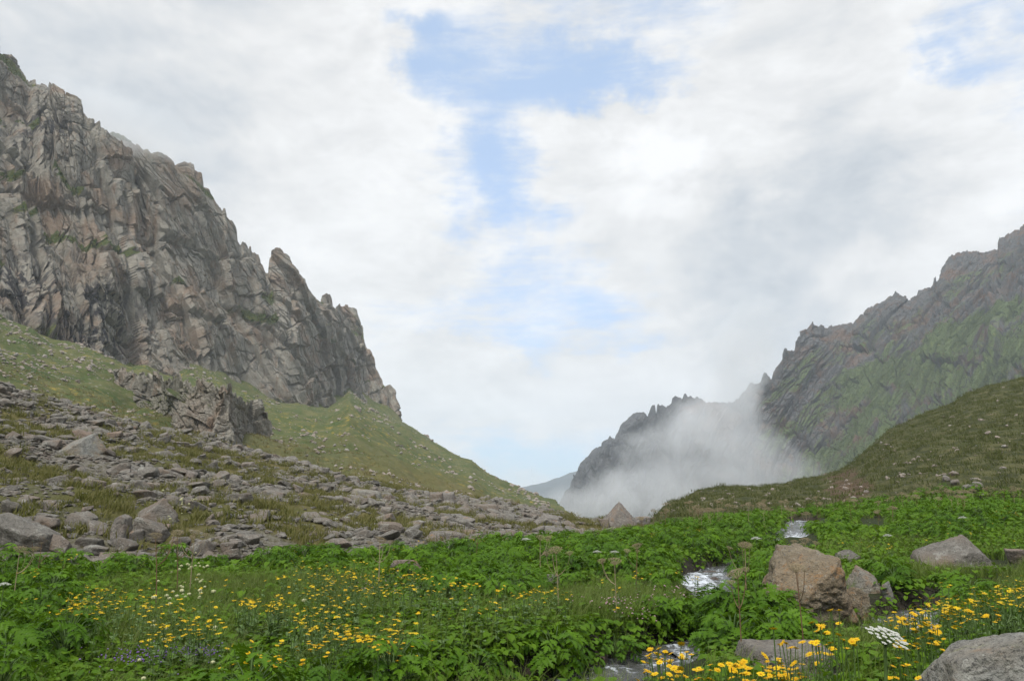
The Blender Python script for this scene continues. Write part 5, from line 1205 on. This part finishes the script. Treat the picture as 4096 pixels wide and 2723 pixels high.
dry(775, 2140, 1.0, 'right dry stalk with round umbel below the roof shaped boulder', k=1)
dry(75, 2210, .8, 'dry umbel leaning at the plant edge on the far left', k=3)
dry(163, 2175, .8, 'bare dry stalk left of the pale slanting slab', k=0, s=.3)
dry(1520, 2170, .85, 'upright dry umbel before the dark oval boulder', k=1)
dry(1905, 2120, .8, 'spreading dry stalks at the plant edge under the moraine crest', k=4)
dry(2160, 2160, .8, 'thin dry umbel at the talus foot below the brown rounded boulder', k=3)
dry(2232, 2212, .8, 'lone dry umbel among hogweed in mid meadow', k=1)
dry(2462, 2258, .7, 'low dry umbel lying open beside the mid meadow stones', k=3)
dry(2540, 2195, .8, 'bleached dry umbel group below the pyramid boulder', k=4)
r9 = np.random.default_rng(77)
for i in range(62):
    px = r9.uniform(2560, 4080); py = r9.uniform(2010, 2090) - (px - 2560) * .012 + (2060 - 2010) * np.exp(-((px - 2600) / 200) ** 2) * .6
    Yd = float(r9.uniform(26, 43)); dry(px, py, float(r9.uniform(.6, .95)), 'small tan dry umbel among the green plants before the brown hill', 'tan dry umbels before the brown hill', Y=Yd, s=1.5)
# white umbels
def white(px, py, hv, rad, label, near=False, Y=None, tilt=(0, 0), group=None):
    rad = rad if near else rad * .72
    if Y: a, b = ray(px, py); x = a * Y; z = float(H(np.array([x]), np.array([Y]))[0]); hv = CAMZ + b * Y - z
    else: x, Y, z = solve(px, py, hv)
    o = empty('white_umbel', (x, Y, z)); s = np.linspace(0, 1, 7)
    lean = np.array([.10, 0]) * (1 if near else 0); P = np.stack([-lean[0] * (1 - s) ** 1.5, 0 * s, hv * s - .02], 1) if near else np.stack([0 * s, 0 * s, (hv - rad * .6) * s], 1)
    if near: P[:, 2] = (hv - rad * .75) * s
    V, F = tube(P, np.linspace(.013, .008, 7) if near else np.linspace(.008, .005, 7), 7); mk('stem', V, F, M_green_stem, {'tint': np.full(len(V), .7)}, o, True)
    if near:
        for k, (f, sz, an) in enumerate(((.55, .05, .4), (.80, .045, 2.8))):
            V, F = strip_leaflet(.10, .035, 6, .1, .8, -.5); V = rotz(V, an) + P[int(f * 6)]; c = mk('sheath', V, F, M_green_stem, {'tint': np.full(len(V), .8)}, o, True)
            V, F = hog_leaf(np.random.default_rng(k), .26, 0); V = rotz(V, an) + P[int(f * 6)] + np.array([math.cos(an) * .1, math.sin(an) * .1, .05]); mk('leaf', V, F, M_hog, {'tint': np.full(len(V), .5)}, o)
    ry, fs = umbel_shape(int(px), rad, 44 if near else 18, .42, 16 if near else 7, rad * (.125 if near else .26), .0014)
    c = mk('umbel', np.concatenate(ry.V), np.concatenate(ry.F[4]), M_green_stem, {'tint': np.full(ry.n, .8)}, o); c.location = P[-1]; c.rotation_euler = (tilt[0], tilt[1], 0)
    d = mk('florets', np.concatenate(fs.V), np.concatenate(fs.F[3]), M_white, {'tint': np.full(fs.n, .5)}, c)
    tag(o, label, 'flower', group)
white(3535, 2522, .8, .098, 'large white flowering umbel on a thick green stalk at the right', True, Y=4.3, tilt=(.30, .30))
white(15, 2335, .5, .08, 'white umbel cut by the left edge above the dark leaves', Y=8.5)
white(2104, 2155, .6, .12, 'white umbel at the talus foot right of the broad pale boulder')
white(2388, 2205, .55, .10, 'left one of two small white umbels in the mid meadow')
white(2458, 2206, .55, .10, 'right one of two small white umbels in the mid meadow')
white(1347, 2075, .7, .15, 'left one of two white umbels against the mid talus stones', Y=25)
white(1384, 2068, .7, .16, 'right one of two white umbels against the mid talus stones', Y=25)
white(3025, 2152, .6, .13, 'white umbel near the far stream above the rapids')
white(3550, 2140, .5, .12, 'small white umbel in the grass left of the wedge boulder')
white(3850, 2068, .5, .14, 'white umbel far off on the right meadow')
# ochre and cream flower patches among the talus grass
dots(300, [(250, 1835, 60, 20, .5), (330, 1850, 50, 14, .3), (480, 1970, 60, 20, .2)], M_cream, 'wildflowers', 'cream flower patches in the tawny talus grass', .035, .2, .35, 63)
dots(260, [(1130, 1880, 90, 30, .7), (760, 2110, 60, 30, .3)], M_cream, 'wildflowers', 'pale cream flower heads on the talus crest grass', .03, .2, .35, 64)
